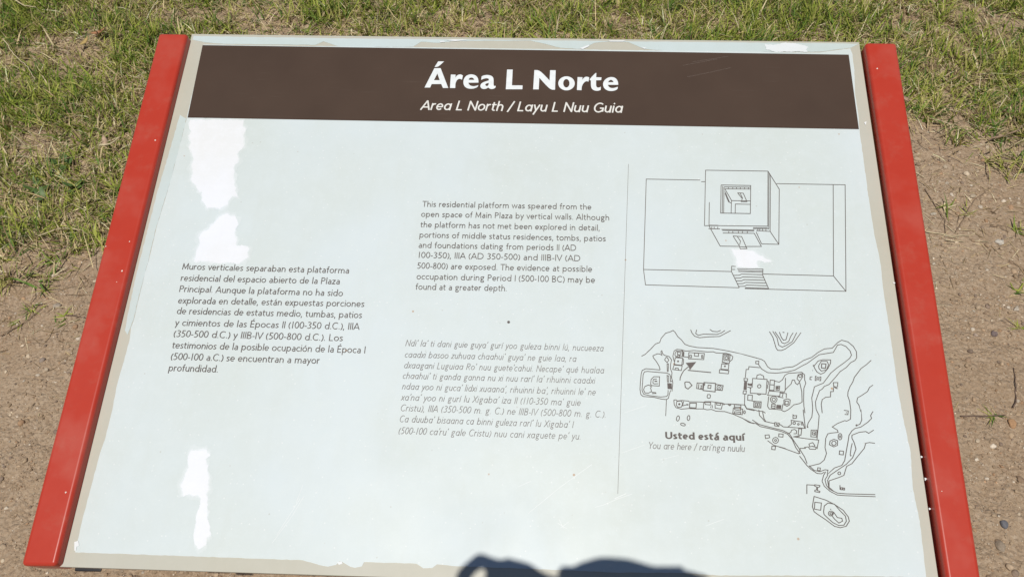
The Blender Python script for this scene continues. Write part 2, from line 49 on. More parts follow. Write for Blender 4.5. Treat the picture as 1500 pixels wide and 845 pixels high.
D_MAP = [[1.0,0,[727.2,533.3],[731.8,530.7],[739.1,523.5],[746.4,515.2],[752.2,512.8],[754.1,507.0],[760.6,499.1],[766.1,497.4],[770.7,494.9],[773.3,497.4],[776.7,503.7],[781.3,508.0],[785.9,514.3],[791.8,516.6],[802.4,518.4],[823.8,519.0],[837.9,521.1],[848.4,523.0],[858.9,525.4],[851.1,523.0],[866.2,527.0],[879.9,530.5],[887.0,532.5],[890.7,534.9],[894.3,542.5],[898.2,545.3],[909.2,545.7],[917.7,542.8],[927.5,541.4],[933.3,538.3],[942.1,532.1],[953.6,527.3],[962.7,520.0],[971.5,514.8],[982.0,513.4],[989.9,505.3],[995.8,501.6],[1003.9,503.8],[1010.1,509.8],[1013.4,517.2],[1012.8,526.0],[1009.9,529.8],[1004.0,533.0],[997.8,539.7],[988.9,545.9],[981.1,554.9],[972.6,564.1],[966.2,566.9],[962.7,571.0],[959.4,572.8],[956.0,580.1],[952.4,588.7],[952.3,597.2],[952.5,598.9],[955.4,606.6],[953.4,618.2],[949.5,638.3]],[1.0,1,[879.1,535.3],[883.3,534.8],[882.7,539.0],[878.9,538.7]],[1.0,0,[882.1,539.0],[886.0,545.7],[893.6,550.6],[904.6,551.0],[918.6,549.0],[929.9,545.7],[938.6,540.3],[947.3,535.6],[956.3,528.7],[963.7,523.3],[972.2,521.5],[982.8,519.4],[986.1,514.3],[989.5,508.7],[994.4,507.7],[1000.4,510.4],[1005.2,516.7],[1006.3,522.6],[1003.3,527.1],[995.8,533.2],[985.3,540.9],[976.3,548.5],[969.9,556.7],[965.2,562.6],[958.1,565.7],[953.1,568.1],[951.1,574.6],[948.2,583.2],[948.2,594.5],[947.8,599.1],[945.9,608.8],[940.5,616.7],[938.5,622.2]],[1.0,0,[751.7,551.5],[750.4,546.3],[747.0,540.2],[743.0,534.7],[742.5,532.2],[748.5,529.1],[752.0,529.4],[754.6,531.2],[753.3,526.1],[754.6,524.6],[755.9,529.2],[758.2,531.0],[764.4,532.7],[767.3,537.0],[765.9,543.3],[765.5,549.6],[767.3,555.1],[766.5,561.9],[767.6,566.2],[768.0,569.2],[766.5,580.9]],[1.0,0,[751.7,551.8],[742.0,551.2],[732.6,550.7],[727.8,553.3],[726.3,558.4],[725.2,569.5],[724.4,579.3],[725.5,586.6],[728.4,589.0],[742.4,589.7],[752.8,591.8],[758.6,592.2],[761.6,590.3],[762.9,584.8],[764.8,579.2]],[1.0,0,[764.9,568.1],[765.4,560.7],[764.3,557.7],[760.8,555.7],[747.9,555.1],[734.9,554.3],[730.7,555.1],[728.9,559.5],[728.1,569.4],[727.1,580.4],[729.0,585.8],[736.6,587.6],[751.7,589.0],[759.3,588.0],[761.1,585.3],[761.5,579.2]],[0.9,0,[758.9,592.6],[757.3,614.4]],[1.0,1,[750.6,561.2],[743.0,561.5],[739.4,565.3],[738.6,572.7],[741.0,573.8],[750.0,574.1]],[1.0,0,[747.0,564.4],[742.3,565.2],[741.6,570.1],[743.4,571.3],[748.6,570.9]],[1.6,0,[743.8,567.6],[747.5,567.7]],[1.0,1,[739.8,575.1],[735.7,573.1],[730.9,575.4],[729.1,579.8],[730.8,584.0],[735.5,584.4],[739.6,581.8],[738.5,577.0]],[1.0,0,[739.6,583.0],[744.8,583.2],[745.4,584.4],[740.1,584.8]],[1.0,1,[760.7,559.0],[762.8,559.6],[762.6,567.9],[760.9,568.0]],[1.0,2,[760.6,569.5],[766.5,569.9],[766.5,577.8],[760.8,577.7]],[1.0,0,[765.2,566.9],[767.7,567.4]],[1.0,1,[760.3,533.5],[758.0,537.3],[761.2,541.2],[763.5,537.8],[762.0,534.4]],[1.0,1,[761.2,542.9],[763.0,542.8],[762.3,553.4],[761.1,553.4]],[1.0,0,[770.8,539.4],[769.2,531.9],[771.2,524.3],[774.9,522.0],[780.8,522.4],[783.4,525.1],[782.6,532.7]],[1.0,1,[772.3,528.0],[774.2,524.2],[781.9,524.6],[782.0,531.7],[774.5,533.0],[772.0,530.6]],[1.0,1,[775.4,525.7],[780.1,526.3],[779.7,529.7],[775.6,529.4]],[1.0,1,[778.5,531.9],[778.2,532.8],[777.5,533.5],[776.6,533.8],[775.7,533.6],[775.1,532.9],[774.9,532.0],[775.2,531.0],[775.9,530.3],[776.8,530.0],[777.6,530.3],[778.3,530.9]],[1.0,0,[784.3,525.4],[783.6,532.1],[789.9,532.7]],[1.0,1,[772.4,533.7],[782.2,534.3],[780.6,544.3],[770.6,543.4]],[1.0,2,[777.2,538.8],[776.8,539.8],[775.8,540.2],[774.9,539.9],[774.6,538.9],[775.0,537.9],[775.9,537.5],[776.8,537.9]],[1.0,0,[782.2,535.0],[783.4,536.2],[782.7,542.8],[780.9,543.4]],[1.0,1,[770.4,544.2],[781.2,544.9],[779.8,551.6],[768.4,550.5]],[1.0,0,[771.6,550.2],[772.2,548.3],[775.8,548.6],[776.3,550.9]],[1.0,0,[780.8,522.2],[785.5,523.8],[787.9,524.0],[797.5,522.8],[809.3,523.7],[815.2,524.3],[823.5,523.8],[827.0,525.2],[836.5,525.6],[840.0,525.2],[845.9,526.8],[849.2,529.9],[847.8,534.3],[844.7,536.9]],[1.0,1,[790.8,525.9],[811.5,526.5],[810.2,535.3],[789.9,534.8]],[1.0,1,[798.3,526.5],[803.8,526.7],[803.3,531.0],[798.1,530.7]],[1.0,1,[791.8,529.7],[794.2,529.6],[794.1,533.0],[791.7,533.1]],[1.0,1,[807.6,529.4],[809.3,529.3],[809.1,533.1],[807.5,533.2]],[1.0,1,[836.4,526.5],[845.8,527.5],[843.9,539.4],[834.6,538.5]],[1.0,1,[837.5,528.4],[844.0,528.8],[843.0,535.7],[836.9,535.3]],[1.0,1,[842.5,532.0],[842.2,533.0],[841.4,533.8],[840.5,534.1],[839.5,533.8],[838.9,533.1],[838.7,532.1],[839.0,531.1],[839.7,530.3],[840.7,530.0],[841.6,530.3],[842.3,531.0]],[1.0,1,[833.9,540.4],[843.3,541.0],[842.0,548.4],[832.3,547.8]],[1.0,2,[839.1,543.6],[838.7,544.6],[837.7,545.0],[836.8,544.6],[836.5,543.7],[837.0,542.7],[837.9,542.3],[838.8,542.6]],[1.0,1,[830.5,548.6],[842.8,549.7],[841.7,554.0],[829.9,553.2]],[1.0,0,[835.8,537.8],[838.1,538.4],[839.2,540.1],[841.6,538.8]],[1.2,0,[777.5,565.5],[778.0,561.5],[780.2,556.5],[783.3,551.4],[789.4,546.0]],[1.0,2,[785.9,540.8],[800.1,539.0],[791.0,550.9],[790.0,546.0]],[1.2,0,[788.3,551.0],[819.1,553.1]],[1.2,1,[783.7,568.1],[785.7,567.1],[789.8,567.5],[793.1,571.8],[790.7,573.9],[787.7,576.9],[784.2,574.8]],[1.0,1,[800.0,568.1],[807.8,568.5],[806.9,577.0],[799.0,575.7]],[1.0,0,[802.2,569.5],[801.4,575.4]],[1.0,0,[804.2,571.6],[806.5,571.7]],[1.0,0,[805.4,571.7],[804.9,575.3]],[1.0,0,[803.7,575.3],[806.0,575.5]],[1.2,1,[809.1,567.2],[824.2,567.9],[823.0,579.5],[807.4,578.2]],[1.0,1,[814.4,570.7],[818.2,570.9],[817.4,575.1],[813.7,574.7]],[1.2,1,[824.2,569.1],[834.0,570.6],[832.4,577.3],[823.2,576.5]],[1.0,1,[831.4,573.3],[830.9,574.7],[829.9,575.8],[828.4,576.3],[827.1,575.9],[826.1,574.9],[825.8,573.4],[826.2,572.0],[827.3,570.9],[828.7,570.4],[830.1,570.8],[831.1,571.8]],[1.0,2,[829.6,573.3],[829.3,574.1],[828.5,574.4],[827.8,574.2],[827.5,573.4],[827.9,572.6],[828.6,572.3],[829.4,572.5]],[1.0,0,[810.2,568.4],[809.7,571.4]],[1.0,1,[813.0,583.5],[815.9,583.4],[816.7,584.6],[816.2,587.7],[815.0,588.5],[812.7,588.1],[812.2,586.5]],[1.0,0,[794.5,493.1],[796.1,497.9],[799.5,502.3],[806.0,504.3],[818.6,502.6],[833.0,501.6],[841.7,496.5],[848.5,492.6]],[1.0,0,[802.6,492.8],[801.1,498.4],[804.4,500.9],[811.6,499.0],[829.6,498.8],[835.7,496.4],[840.9,492.6]],[1.0,0,[820.4,491.7],[823.8,494.5],[830.4,494.9],[835.0,492.8]],[1.0,0,[900.5,492.3],[904.5,500.5],[907.5,515.5],[909.3,518.8],[914.2,519.0],[919.9,516.5],[931.9,507.2],[937.5,499.5],[942.6,492.5]],[1.0,0,[904.9,491.9],[910.0,501.1],[911.3,511.6],[915.9,514.1],[921.8,511.3],[929.9,505.7],[936.9,492.7]],[1.0,0,[907.9,492.4],[912.8,501.0],[915.8,507.7],[919.2,509.1],[925.0,505.9],[928.5,498.3],[932.1,493.1]],[1.0,0,[913.8,492.7],[915.7,500.2],[918.2,504.2],[921.7,503.4],[924.2,496.1],[925.1,493.1]],[1.0,0,[918.0,492.8],[920.5,493.1]],[1.0,0,[863.8,558.6],[865.6,547.2],[868.8,547.1],[869.6,543.1],[883.8,544.1]],[1.0,1,[862.0,559.7],[866.8,560.0],[866.3,563.2],[862.0,563.3]],[1.0,2,[862.0,564.0],[865.8,564.3],[864.4,575.5],[860.3,575.2]],[1.0,1,[860.2,576.6],[864.0,576.8],[863.2,581.2],[859.3,580.7]],[1.0,2,[866.4,566.0],[869.1,566.8],[872.6,565.8],[872.3,570.2],[868.9,569.6],[866.2,568.9]],[1.0,0,[865.7,571.5],[869.4,572.0],[869.0,573.4]],[1.0,1,[873.4,559.3],[892.2,560.1],[889.3,580.3],[868.9,579.6],[869.8,572.4],[871.8,571.6]],[1.0,0,[878.5,559.1],[879.5,554.7],[883.8,553.4],[887.8,555.5],[888.1,559.5]],[1.0,1,[883.5,569.8],[882.7,571.5],[881.0,572.3],[879.4,571.6],[878.9,569.9],[879.7,568.2],[881.4,567.4],[883.0,568.1]],[1.0,0,[877.7,580.3],[879.7,581.7],[882.5,581.0]],[1.0,1,[896.3,560.7],[901.8,561.2],[900.0,574.9],[893.9,574.6]],[1.0,0,[895.8,567.2],[900.8,567.4]],[1.0,0,[892.5,562.3],[893.8,562.9],[893.2,567.3]],[1.0,0,[891.2,568.1],[892.6,568.3],[892.0,572.6]],[1.0,1,[893.8,575.7],[908.1,576.4],[906.9,582.5],[891.3,581.7]],[1.0,0,[901.7,561.9],[907.8,563.2],[912.1,560.1],[916.1,553.5],[920.5,550.7],[929.5,549.7],[938.5,548.6],[941.9,551.9],[941.3,559.1],[942.4,563.4],[939.2,570.7],[937.4,586.4],[937.0,594.9],[937.5,604.0]],[1.0,0,[934.5,563.0],[936.1,575.1],[935.2,589.3],[931.2,591.6],[924.3,593.3],[916.9,599.9],[911.3,602.9],[908.0,601.6]],[1.0,1,[939.0,550.5],[933.4,552.1],[931.5,558.0],[934.6,561.5],[939.3,554.8]],[1.0,1,[937.9,553.7],[937.6,554.8],[936.8,555.5],[935.8,555.8],[934.9,555.6],[934.2,554.9],[934.1,553.9],[934.4,552.8],[935.2,552.1],[936.2,551.8],[937.1,552.0],[937.8,552.7]],[1.0,0,[934.6,561.8],[931.5,565.9],[928.9,563.9],[927.9,559.6],[925.2,559.7],[923.4,564.8],[915.2,573.0],[913.5,576.6],[908.1,576.1]],[1.0,0,[916.5,557.1],[914.7,573.7]],[1.0,1,[903.2,569.1],[908.0,568.9],[906.9,574.4],[902.8,574.1]],[1.0,2,[906.8,571.3],[906.2,572.6],[904.9,573.2],[903.7,572.7],[903.3,571.4],[903.9,570.0],[905.2,569.4],[906.4,570.0]],[1.0,0,[908.6,577.5],[915.8,578.7],[915.1,584.7]],[1.0,0,[908.6,578.2],[911.6,578.5],[910.2,583.1]],[1.0,1,[903.1,587.1],[902.3,589.4],[900.6,591.1],[898.4,591.8],[896.2,591.3],[894.8,589.6],[894.4,587.4],[895.1,585.1],[896.9,583.4],[899.1,582.7],[901.2,583.2],[902.7,584.8]],[1.0,1,[900.9,587.2],[900.5,588.3],[899.7,589.2],[898.6,589.5],[897.5,589.2],[896.8,588.4],[896.6,587.3],[896.9,586.2],[897.8,585.3],[898.9,585.0],[900.0,585.2],[900.7,586.0]],[1.0,0,[892.5,583.3],[890.1,596.6],[891.9,600.1],[900.7,600.2],[908.1,600.9],[910.1,593.1]],[1.0,1,[895.8,593.1],[900.2,593.4],[899.4,599.1],[894.7,598.5]],[1.0,0,[895.3,595.8],[899.7,596.1]],[1.0,2,[901.9,594.1],[907.9,594.5],[907.2,599.6],[900.8,599.0]],[1.0,1,[916.8,585.7],[920.1,587.0],[918.8,593.5],[915.3,595.7],[911.4,593.7],[911.9,587.3]],[1.0,1,[913.4,588.7],[917.5,588.8],[916.8,593.2],[912.8,593.1]],[1.0,0,[904.1,583.4],[911.5,584.5]],[1.0,1,[865.6,582.2],[871.4,582.4],[870.5,589.9],[864.8,589.3]],[1.0,0,[870.9,590.2],[875.9,590.7]],[1.2,1,[872.9,590.9],[882.1,590.9],[881.1,599.0],[872.1,598.7]],[1.0,1,[874.8,592.6],[880.0,592.7],[879.2,597.3],[874.2,597.2]],[1.0,2,[878.5,594.9],[877.7,596.1],[876.3,596.2],[875.7,595.0],[876.5,593.7],[877.9,593.7]],[1.0,0,[861.6,581.7],[860.4,594.8],[862.7,600.4],[870.8,601.5],[877.4,603.4],[883.5,603.6],[886.7,605.9]],[1.0,1,[978.3,561.4],[984.2,561.2],[983.1,567.0],[978.3,567.6]],[1.4,0,[979.1,566.4],[980.3,568.5],[982.9,569.5]],[1.0,0,[977.9,568.6],[977.0,573.7],[973.6,573.8],[972.6,580.9],[966.0,581.9],[961.6,584.9],[959.6,591.3],[959.7,603.2]],[1.0,0,[1031.3,528.8],[1024.3,535.2],[1016.8,540.6],[1012.0,546.5],[1006.5,553.3],[1003.7,559.8],[999.6,565.7],[996.1,573.0],[995.0,578.7],[996.6,585.7],[996.7,594.2],[996.8,597.3],[995.0,609.9],[990.0,612.6],[987.3,612.1],[977.6,616.3],[970.6,621.0],[976.7,624.9],[977.3,627.8],[968.9,629.0],[964.1,630.2],[960.8,636.0],[958.6,648.3],[959.7,655.7],[956.0,664.2],[950.1,669.0],[940.8,671.6],[936.1,672.9]],[1.0,0,[1029.4,563.0],[1024.6,566.3],[1021.2,572.1],[1012.4,578.1],[1007.3,581.1],[1005.7,586.8],[1008.1,591.0],[1009.2,599.3],[1010.0,596.9],[1009.3,610.4],[1006.2,616.2],[1002.9,617.5]],[1.0,2,[1003.3,617.7],[1002.1,619.2],[1000.5,618.7],[1000.7,616.9],[1002.4,616.3]],[1.0,0,[987.9,598.4],[993.4,599.0],[992.3,604.1],[988.2,603.8]],[1.0,2,[991.5,601.4],[990.9,602.2],[990.1,601.9],[990.2,601.0],[991.0,600.7]],[1.0,1,[955.2,539.7],[961.4,532.2],[967.9,530.1],[978.2,530.1],[977.5,534.6],[973.5,542.0],[968.1,548.0],[963.1,550.4],[958.5,547.6],[956.0,542.6]],[1.0,1,[961.5,538.8],[965.6,532.3],[973.2,532.1],[974.7,536.9],[971.2,544.3],[964.2,546.0],[961.5,542.4]],[1.2,1,[965.9,535.7],[971.4,536.0],[970.1,542.2],[964.9,541.7]],[1.0,2,[956.0,538.8],[955.1,540.0],[953.9,539.6],[954.0,538.2],[955.3,537.7]],[1.0,2,[953.5,545.6],[953.1,546.2],[952.5,546.0],[952.5,545.3],[953.2,545.1]],[1.0,0,[951.7,554.4],[948.9,554.8],[948.2,558.2],[950.6,558.5]],[1.0,0,[957.3,553.5],[955.9,553.5],[955.0,559.4],[956.7,559.3]],[1.0,0,[961.3,554.1],[962.9,554.3],[962.0,559.4],[960.4,559.5]],[1.0,1,[957.8,554.9],[960.5,555.1],[959.9,558.2],[957.2,558.0]],[1.0,0,[858.7,614.9],[867.8,619.4],[873.3,620.1],[878.6,623.8],[895.1,627.0],[905.7,629.5],[912.8,632.6],[918.1,639.4],[921.8,650.0],[926.6,657.3]],[1.0,0,[869.0,615.5],[877.0,621.0],[891.6,624.6],[907.1,627.9],[915.1,632.0],[920.6,642.2],[927.8,654.1],[931.7,661.4],[934.0,669.6]],[1.0,0,[925.4,660.3],[929.5,666.1],[933.5,671.9],[938.4,676.8],[945.2,681.5],[950.6,681.8],[954.5,679.5]],[1.0,0,[936.2,672.1],[942.0,677.8],[949.1,679.1],[955.7,676.5],[959.3,676.9],[957.8,682.5],[967.7,673.8],[977.2,670.2],[981.5,664.1],[984.6,652.9],[989.0,637.7],[990.7,631.1],[995.0,625.2],[999.5,621.8]],[1.0,0,[958.1,688.5],[961.3,683.2],[971.1,676.5],[982.8,668.7],[991.9,660.0],[997.4,648.7],[996.0,640.3],[993.9,634.7],[994.4,630.9],[1004.0,626.8],[1012.5,625.5],[1015.9,627.7],[1022.8,623.2]],[1.0,0,[956.4,678.9],[953.2,683.6],[950.6,690.9],[952.7,697.2],[959.2,703.2],[967.7,707.4],[978.4,707.8],[1014.4,707.6]],[1.0,0,[958.6,683.0],[954.4,689.0],[955.5,696.2],[959.4,701.0],[968.0,705.0],[978.6,705.5],[1014.4,705.0]],[1.0,0,[989.1,657.9],[990.4,657.3],[989.3,656.4],[991.6,647.0],[993.6,641.3]],[1.0,0,[958.2,700.6],[959.3,690.2],[971.9,685.6],[978.5,682.6],[982.3,673.3],[983.4,671.0],[990.2,667.5],[998.5,657.9],[1008.0,647.3],[1010.6,640.7],[1015.3,639.6],[1022.2,640.3]],[1.0,0,[999.5,621.8],[1006.7,620.0],[1016.8,613.0],[1022.0,608.0],[1021.2,604.2],[1025.0,598.6]],[1.0,0,[957.5,688.8],[958.0,697.9],[963.7,703.0]],[1.0,1,[946.9,674.3],[950.1,674.5],[949.4,677.9],[946.2,677.6]],[1.0,1,[974.8,680.2],[974.2,681.5],[972.8,682.1],[971.6,681.6],[971.2,680.3],[971.9,679.0],[973.2,678.4],[974.4,678.9]],[1.0,0,[972.3,695.1],[971.7,700.6]],[1.0,1,[973.0,698.2],[975.0,698.1],[974.7,700.6],[972.7,700.7]],[1.0,1,[975.7,698.4],[977.6,698.5],[977.2,700.9],[975.4,700.8]],[1.0,0,[930.1,707.6],[931.2,696.2],[940.5,696.4]],[1.0,1,[941.1,695.8],[947.3,696.5],[946.8,698.3],[944.4,698.8],[943.6,702.9],[946.6,703.7],[946.1,705.2],[940.3,704.3],[940.5,702.5],[942.7,702.1],[943.2,698.4],[940.9,697.6]],[1.0,1,[938.8,710.3],[952.7,714.2],[962.9,719.1],[972.8,725.8],[978.1,733.5],[978.8,738.7],[974.2,745.0],[966.9,747.0],[960.1,745.6],[950.2,738.1],[940.3,731.5],[937.0,729.0],[935.4,722.9]],[1.0,1,[939.0,717.4],[947.0,718.0],[945.2,726.9],[937.6,725.8]],[1.0,1,[948.6,728.5],[950.2,721.4],[955.0,717.7],[962.9,718.8],[968.4,726.0],[974.7,732.7],[975.2,738.8],[971.7,743.7],[965.5,744.5],[958.7,741.3],[952.3,735.4],[948.8,731.7]],[1.0,1,[960.3,730.2],[959.7,731.7],[958.5,732.8],[956.9,733.3],[955.5,733.0],[954.5,731.9],[954.2,730.4],[954.8,728.9],[956.0,727.8],[957.6,727.3],[959.0,727.6],[960.0,728.7]],[1.0,1,[959.0,730.4],[958.8,731.1],[958.2,731.7],[957.4,731.9],[956.8,731.7],[956.3,731.2],[956.2,730.5],[956.4,729.8],[957.0,729.3],[957.7,729.0],[958.4,729.2],[958.9,729.7]],[1.0,0,[960.5,728.1],[964.7,734.9],[970.0,735.6],[970.5,739.0],[965.8,741.5],[961.0,736.8],[958.4,733.2]],[1.0,2,[958.3,725.1],[957.8,725.8],[957.0,725.6],[957.1,724.8],[957.9,724.5]],[1.0,1,[965.9,639.5],[970.8,637.1],[975.5,638.6],[974.5,644.9],[969.7,646.9],[964.5,644.3]],[1.0,1,[973.2,642.1],[972.6,643.5],[971.5,644.6],[970.1,645.0],[968.8,644.7],[967.9,643.7],[967.6,642.3],[968.2,640.9],[969.3,639.8],[970.7,639.4],[972.0,639.7],[972.9,640.7]],[1.0,1,[981.4,633.3],[980.9,635.4],[979.9,637.0],[978.6,637.6],[977.5,637.0],[976.7,635.6],[976.7,633.5],[977.2,631.4],[978.3,629.8],[979.5,629.2],[980.7,629.7],[981.4,631.2]],[1.0,2,[980.0,633.4],[979.5,635.0],[978.8,635.7],[978.2,635.0],[978.1,633.4],[978.6,631.8],[979.3,631.1],[979.9,631.8]],[1.0,1,[976.5,651.7],[981.4,652.1],[980.5,656.8],[975.6,656.4]],[1.0,1,[943.3,626.2],[950.7,625.9],[949.3,635.1],[942.1,634.8]],[1.0,1,[945.0,628.0],[948.7,627.9],[947.9,632.7],[944.2,632.2]],[1.6,0,[946.3,629.5],[947.3,631.4]],[1.0,0,[919.4,635.6],[934.9,637.5],[951.7,638.8],[948.3,650.5]],[1.0,1,[938.8,644.3],[943.6,642.3],[946.0,645.9],[944.9,647.8],[943.2,647.0],[939.4,648.0]],[1.0,0,[943.1,647.5],[947.6,648.1],[946.4,651.0],[939.1,650.9],[937.5,648.1],[932.9,648.9],[933.7,650.1],[927.3,650.4],[926.0,654.2],[924.8,657.4],[908.8,652.0],[893.5,647.3],[886.6,641.9]],[1.0,1,[883.9,635.0],[889.0,634.3],[889.6,638.0],[884.3,639.4]],[1.0,1,[900.5,641.0],[899.8,643.0],[898.4,644.4],[896.5,645.0],[894.7,644.5],[893.4,643.2],[893.1,641.3],[893.7,639.4],[895.2,638.0],[897.1,637.4],[898.9,637.8],[900.1,639.2]],[1.0,1,[898.1,641.1],[897.6,642.1],[896.7,642.5],[895.8,642.1],[895.5,641.2],[895.9,640.3],[896.9,639.9],[897.8,640.2]],[1.0,1,[901.7,632.5],[907.2,632.8],[906.4,636.7],[901.2,636.3]],[1.0,1,[891.6,648.9],[896.1,649.1],[895.2,653.5],[890.9,653.1]],[1.3,0,[900.7,649.5],[908.8,651.6]],[1.0,0,[913.2,632.0],[917.1,630.0],[918.3,627.1],[922.1,626.0],[924.7,627.8],[924.0,631.6],[920.6,631.8]],[1.0,1,[927.7,624.8],[931.4,625.1],[929.7,633.3],[926.1,632.9]],[1.4,0,[921.2,635.5],[927.8,634.7]],[1.0,0,[878.4,601.6],[878.8,609.3],[882.2,613.1],[884.7,616.8],[893.0,618.5],[897.6,619.3]],[1.0,0,[903.1,619.6],[908.4,623.3],[914.0,623.4],[936.1,624.2],[935.6,599.5]],[1.0,0,[882.9,603.4],[884.1,613.0],[886.5,617.5]],[1.0,0,[914.0,623.1],[918.9,619.4],[918.9,614.1],[933.2,616.0],[935.2,623.6]],[1.0,1,[921.9,606.8],[923.7,608.1],[926.5,607.6],[925.8,611.1],[921.5,611.7]],[1.0,1,[924.1,617.7],[923.5,619.0],[922.3,619.5],[921.1,619.0],[920.8,617.8],[921.4,616.6],[922.6,616.0],[923.7,616.5]],[1.0,1,[928.8,619.1],[928.4,619.9],[927.6,620.3],[926.8,620.0],[926.6,619.2],[927.0,618.3],[927.8,618.0],[928.6,618.3]],[1.0,1,[933.7,618.5],[933.2,619.5],[932.3,619.9],[931.4,619.5],[931.1,618.6],[931.5,617.6],[932.5,617.2],[933.4,617.6]],[1.0,1,[897.7,617.9],[903.2,618.5],[902.5,622.9],[897.0,622.2]],[1.5,0,[899.1,619.4],[901.5,621.6]],[2,0,[938.5,622.2],[940.0,622.5]],[1.0,0,[768.5,592.5],[768.9,598.5],[771.0,602.6],[777.9,604.4],[787.2,603.2],[797.6,603.4],[806.8,603.1],[811.4,604.1],[817.2,603.3],[822.8,605.5],[834.3,605.7],[844.5,608.6],[856.8,613.8],[864.4,618.8],[870.6,620.3]],[1.0,0,[768.5,592.5],[771.4,592.1],[772.5,593.5],[779.5,592.7],[787.6,593.2],[788.7,594.2],[799.2,593.8],[807.8,594.1],[809.0,593.2],[817.7,592.9],[831.5,594.4],[834.9,595.5],[843.0,595.2],[860.2,595.8],[862.8,601.1],[872.7,603.1]],[1.0,1,[772.5,594.1],[778.3,593.3],[779.9,596.9],[778.0,601.8],[773.4,601.9],[771.5,599.0]],[1.0,2,[777.0,597.8],[776.5,599.0],[775.4,599.4],[774.4,599.0],[774.0,597.9],[774.5,596.8],[775.5,596.3],[776.6,596.7]],[1.0,0,[781.2,593.8],[779.8,599.9],[784.5,598.5]],[1.0,2,[784.5,597.3],[787.4,597.2],[787.4,599.0],[784.8,599.1]],[1.2,1,[789.2,596.0],[797.9,595.6],[797.1,602.3],[788.6,602.0]],[1.0,0,[807.5,594.7],[806.6,602.5]],[1.0,1,[808.6,594.2],[816.5,593.9],[816.3,597.4],[809.4,597.0]],[1.0,0,[818.1,597.3],[818.4,601.5]],[1.0,0,[816.2,599.4],[816.2,601.1]],[1.0,1,[822.3,593.9],[832.1,594.8],[829.9,602.5],[821.9,601.6]],[1.0,1,[824.0,594.4],[829.8,594.8],[829.0,597.5],[824.2,597.1]],[1.0,2,[832.6,595.0],[834.7,595.5],[834.2,597.1],[832.8,596.8]],[1.6,0,[838.9,595.7],[841.1,597.3],[842.9,596.1]],[1.0,1,[847.0,595.9],[855.6,596.2],[854.9,603.8],[847.2,602.6]],[1.0,1,[845.6,600.5],[857.6,601.5],[856.5,609.0],[844.3,607.9]],[1.0,1,[847.0,605.2],[854.8,605.9],[854.3,608.3],[846.3,607.6]],[1.0,0,[847.7,599.0],[855.2,599.3]],[1.0,1,[860.8,605.6],[860.3,607.1],[859.5,607.7],[858.7,607.2],[858.5,605.7],[858.9,604.1],[859.7,603.5],[860.5,604.1]],[1.0,1,[774.9,617.4],[774.2,619.1],[773.3,620.2],[772.3,620.5],[771.5,619.9],[771.1,618.5],[771.3,616.7],[771.9,615.0],[772.9,613.8],[773.9,613.5],[774.7,614.2],[775.1,615.6]],[1.0,1,[788.5,616.1],[788.1,617.7],[787.3,618.9],[786.4,619.3],[785.6,618.8],[785.1,617.5],[785.1,615.8],[785.6,614.2],[786.4,613.0],[787.3,612.6],[788.1,613.1],[788.5,614.4]],[1.0,1,[782.3,625.5],[781.7,626.3],[780.4,626.6],[778.8,626.4],[777.3,625.9],[776.4,625.0],[776.2,624.1],[776.8,623.4],[778.1,623.1],[779.7,623.2],[781.2,623.8],[782.2,624.6]]]
D_DIVIDER = [[712.9,232.6],[694.4,716.8]]
D_BULLET = [545.6,490.0]
D_BOARD = [[-1.0,-0.9],[1082.5,-1.2],[1079.8,819.9],[-1.7,833.8]]
D_BOARDBOTTOM = [[-1.7,833.8],[184.1,830.7],[354.3,827.8],[565.4,823.5]]
D_BAND = [[22.1,22.6],[1059.4,24.6],[1058.7,163.5],[25.9,164.0]]
D_FILM = [[23.0,21.3],[1014.7,21.1],[1063.3,11.8],[1065.5,23.3],[1064.9,49.8],[1060.6,101.5],[1061.1,135.0],[1059.5,165.8],[1058.6,271.9],[1059.1,340.2],[1060.4,354.6],[1062.2,390.0],[1060.6,421.3],[1060.8,448.5],[1061.4,501.3],[1060.9,560.1],[1062.1,603.8],[1065.5,651.0],[1061.8,696.9],[1064.5,735.5],[1062.4,800.6],[963.3,803.1],[813.5,809.0],[772.4,808.1],[690.3,811.1],[593.1,811.0],[503.4,811.9],[492.1,811.9],[472.3,810.8],[467.0,815.1],[455.8,816.1],[446.9,811.1],[381.6,812.0],[379.4,817.2],[371.1,819.1],[365.3,818.1],[353.1,812.4],[350.9,812.5],[347.1,816.7],[337.5,819.2],[325.8,817.6],[305.1,813.1],[181.2,814.2],[14.8,815.8],[14.5,803.4],[14.0,772.6],[15.0,735.2],[16.0,690.7],[18.3,672.5],[18.4,637.0],[16.7,597.4],[17.9,568.8],[18.9,532.2],[16.6,515.3],[18.4,501.6],[17.7,477.3],[17.9,456.2],[18.1,427.6],[19.1,409.4],[18.6,353.5],[20.4,326.7],[22.2,297.9],[24.1,231.7],[24.6,164.7]]
D_STRIP = [[3.1,3.8],[246.4,4.7],[510.2,3.4],[798.7,3.4],[1016.5,2.2],[1077.5,2.6],[1063.4,10.9],[1014.8,19.3],[798.0,22.9],[740.5,18.4],[715.3,5.2],[686.2,3.8],[660.7,7.4],[649.9,15.3],[637.2,20.1],[606.2,17.9],[591.4,13.5],[558.1,4.5],[510.3,5.7],[432.7,7.4],[410.8,11.4],[380.9,9.6],[368.8,19.9],[344.8,20.7],[251.6,21.8],[244.7,20.5],[220.9,11.2],[208.8,18.8],[63.3,19.2],[44.1,18.2],[24.8,16.6],[2.7,11.3]]
D_LEFTSTRIP = [[12.4,158.6],[24.1,165.6],[23.8,233.7],[21.5,297.9],[19.7,326.7],[17.9,353.6],[18.4,409.4],[17.2,456.2],[17.1,477.4],[17.7,501.6],[14.1,525.6],[8.7,519.0],[7.0,481.2],[5.5,445.9],[5.7,372.7],[6.5,327.1],[6.5,298.3],[9.8,232.0]]
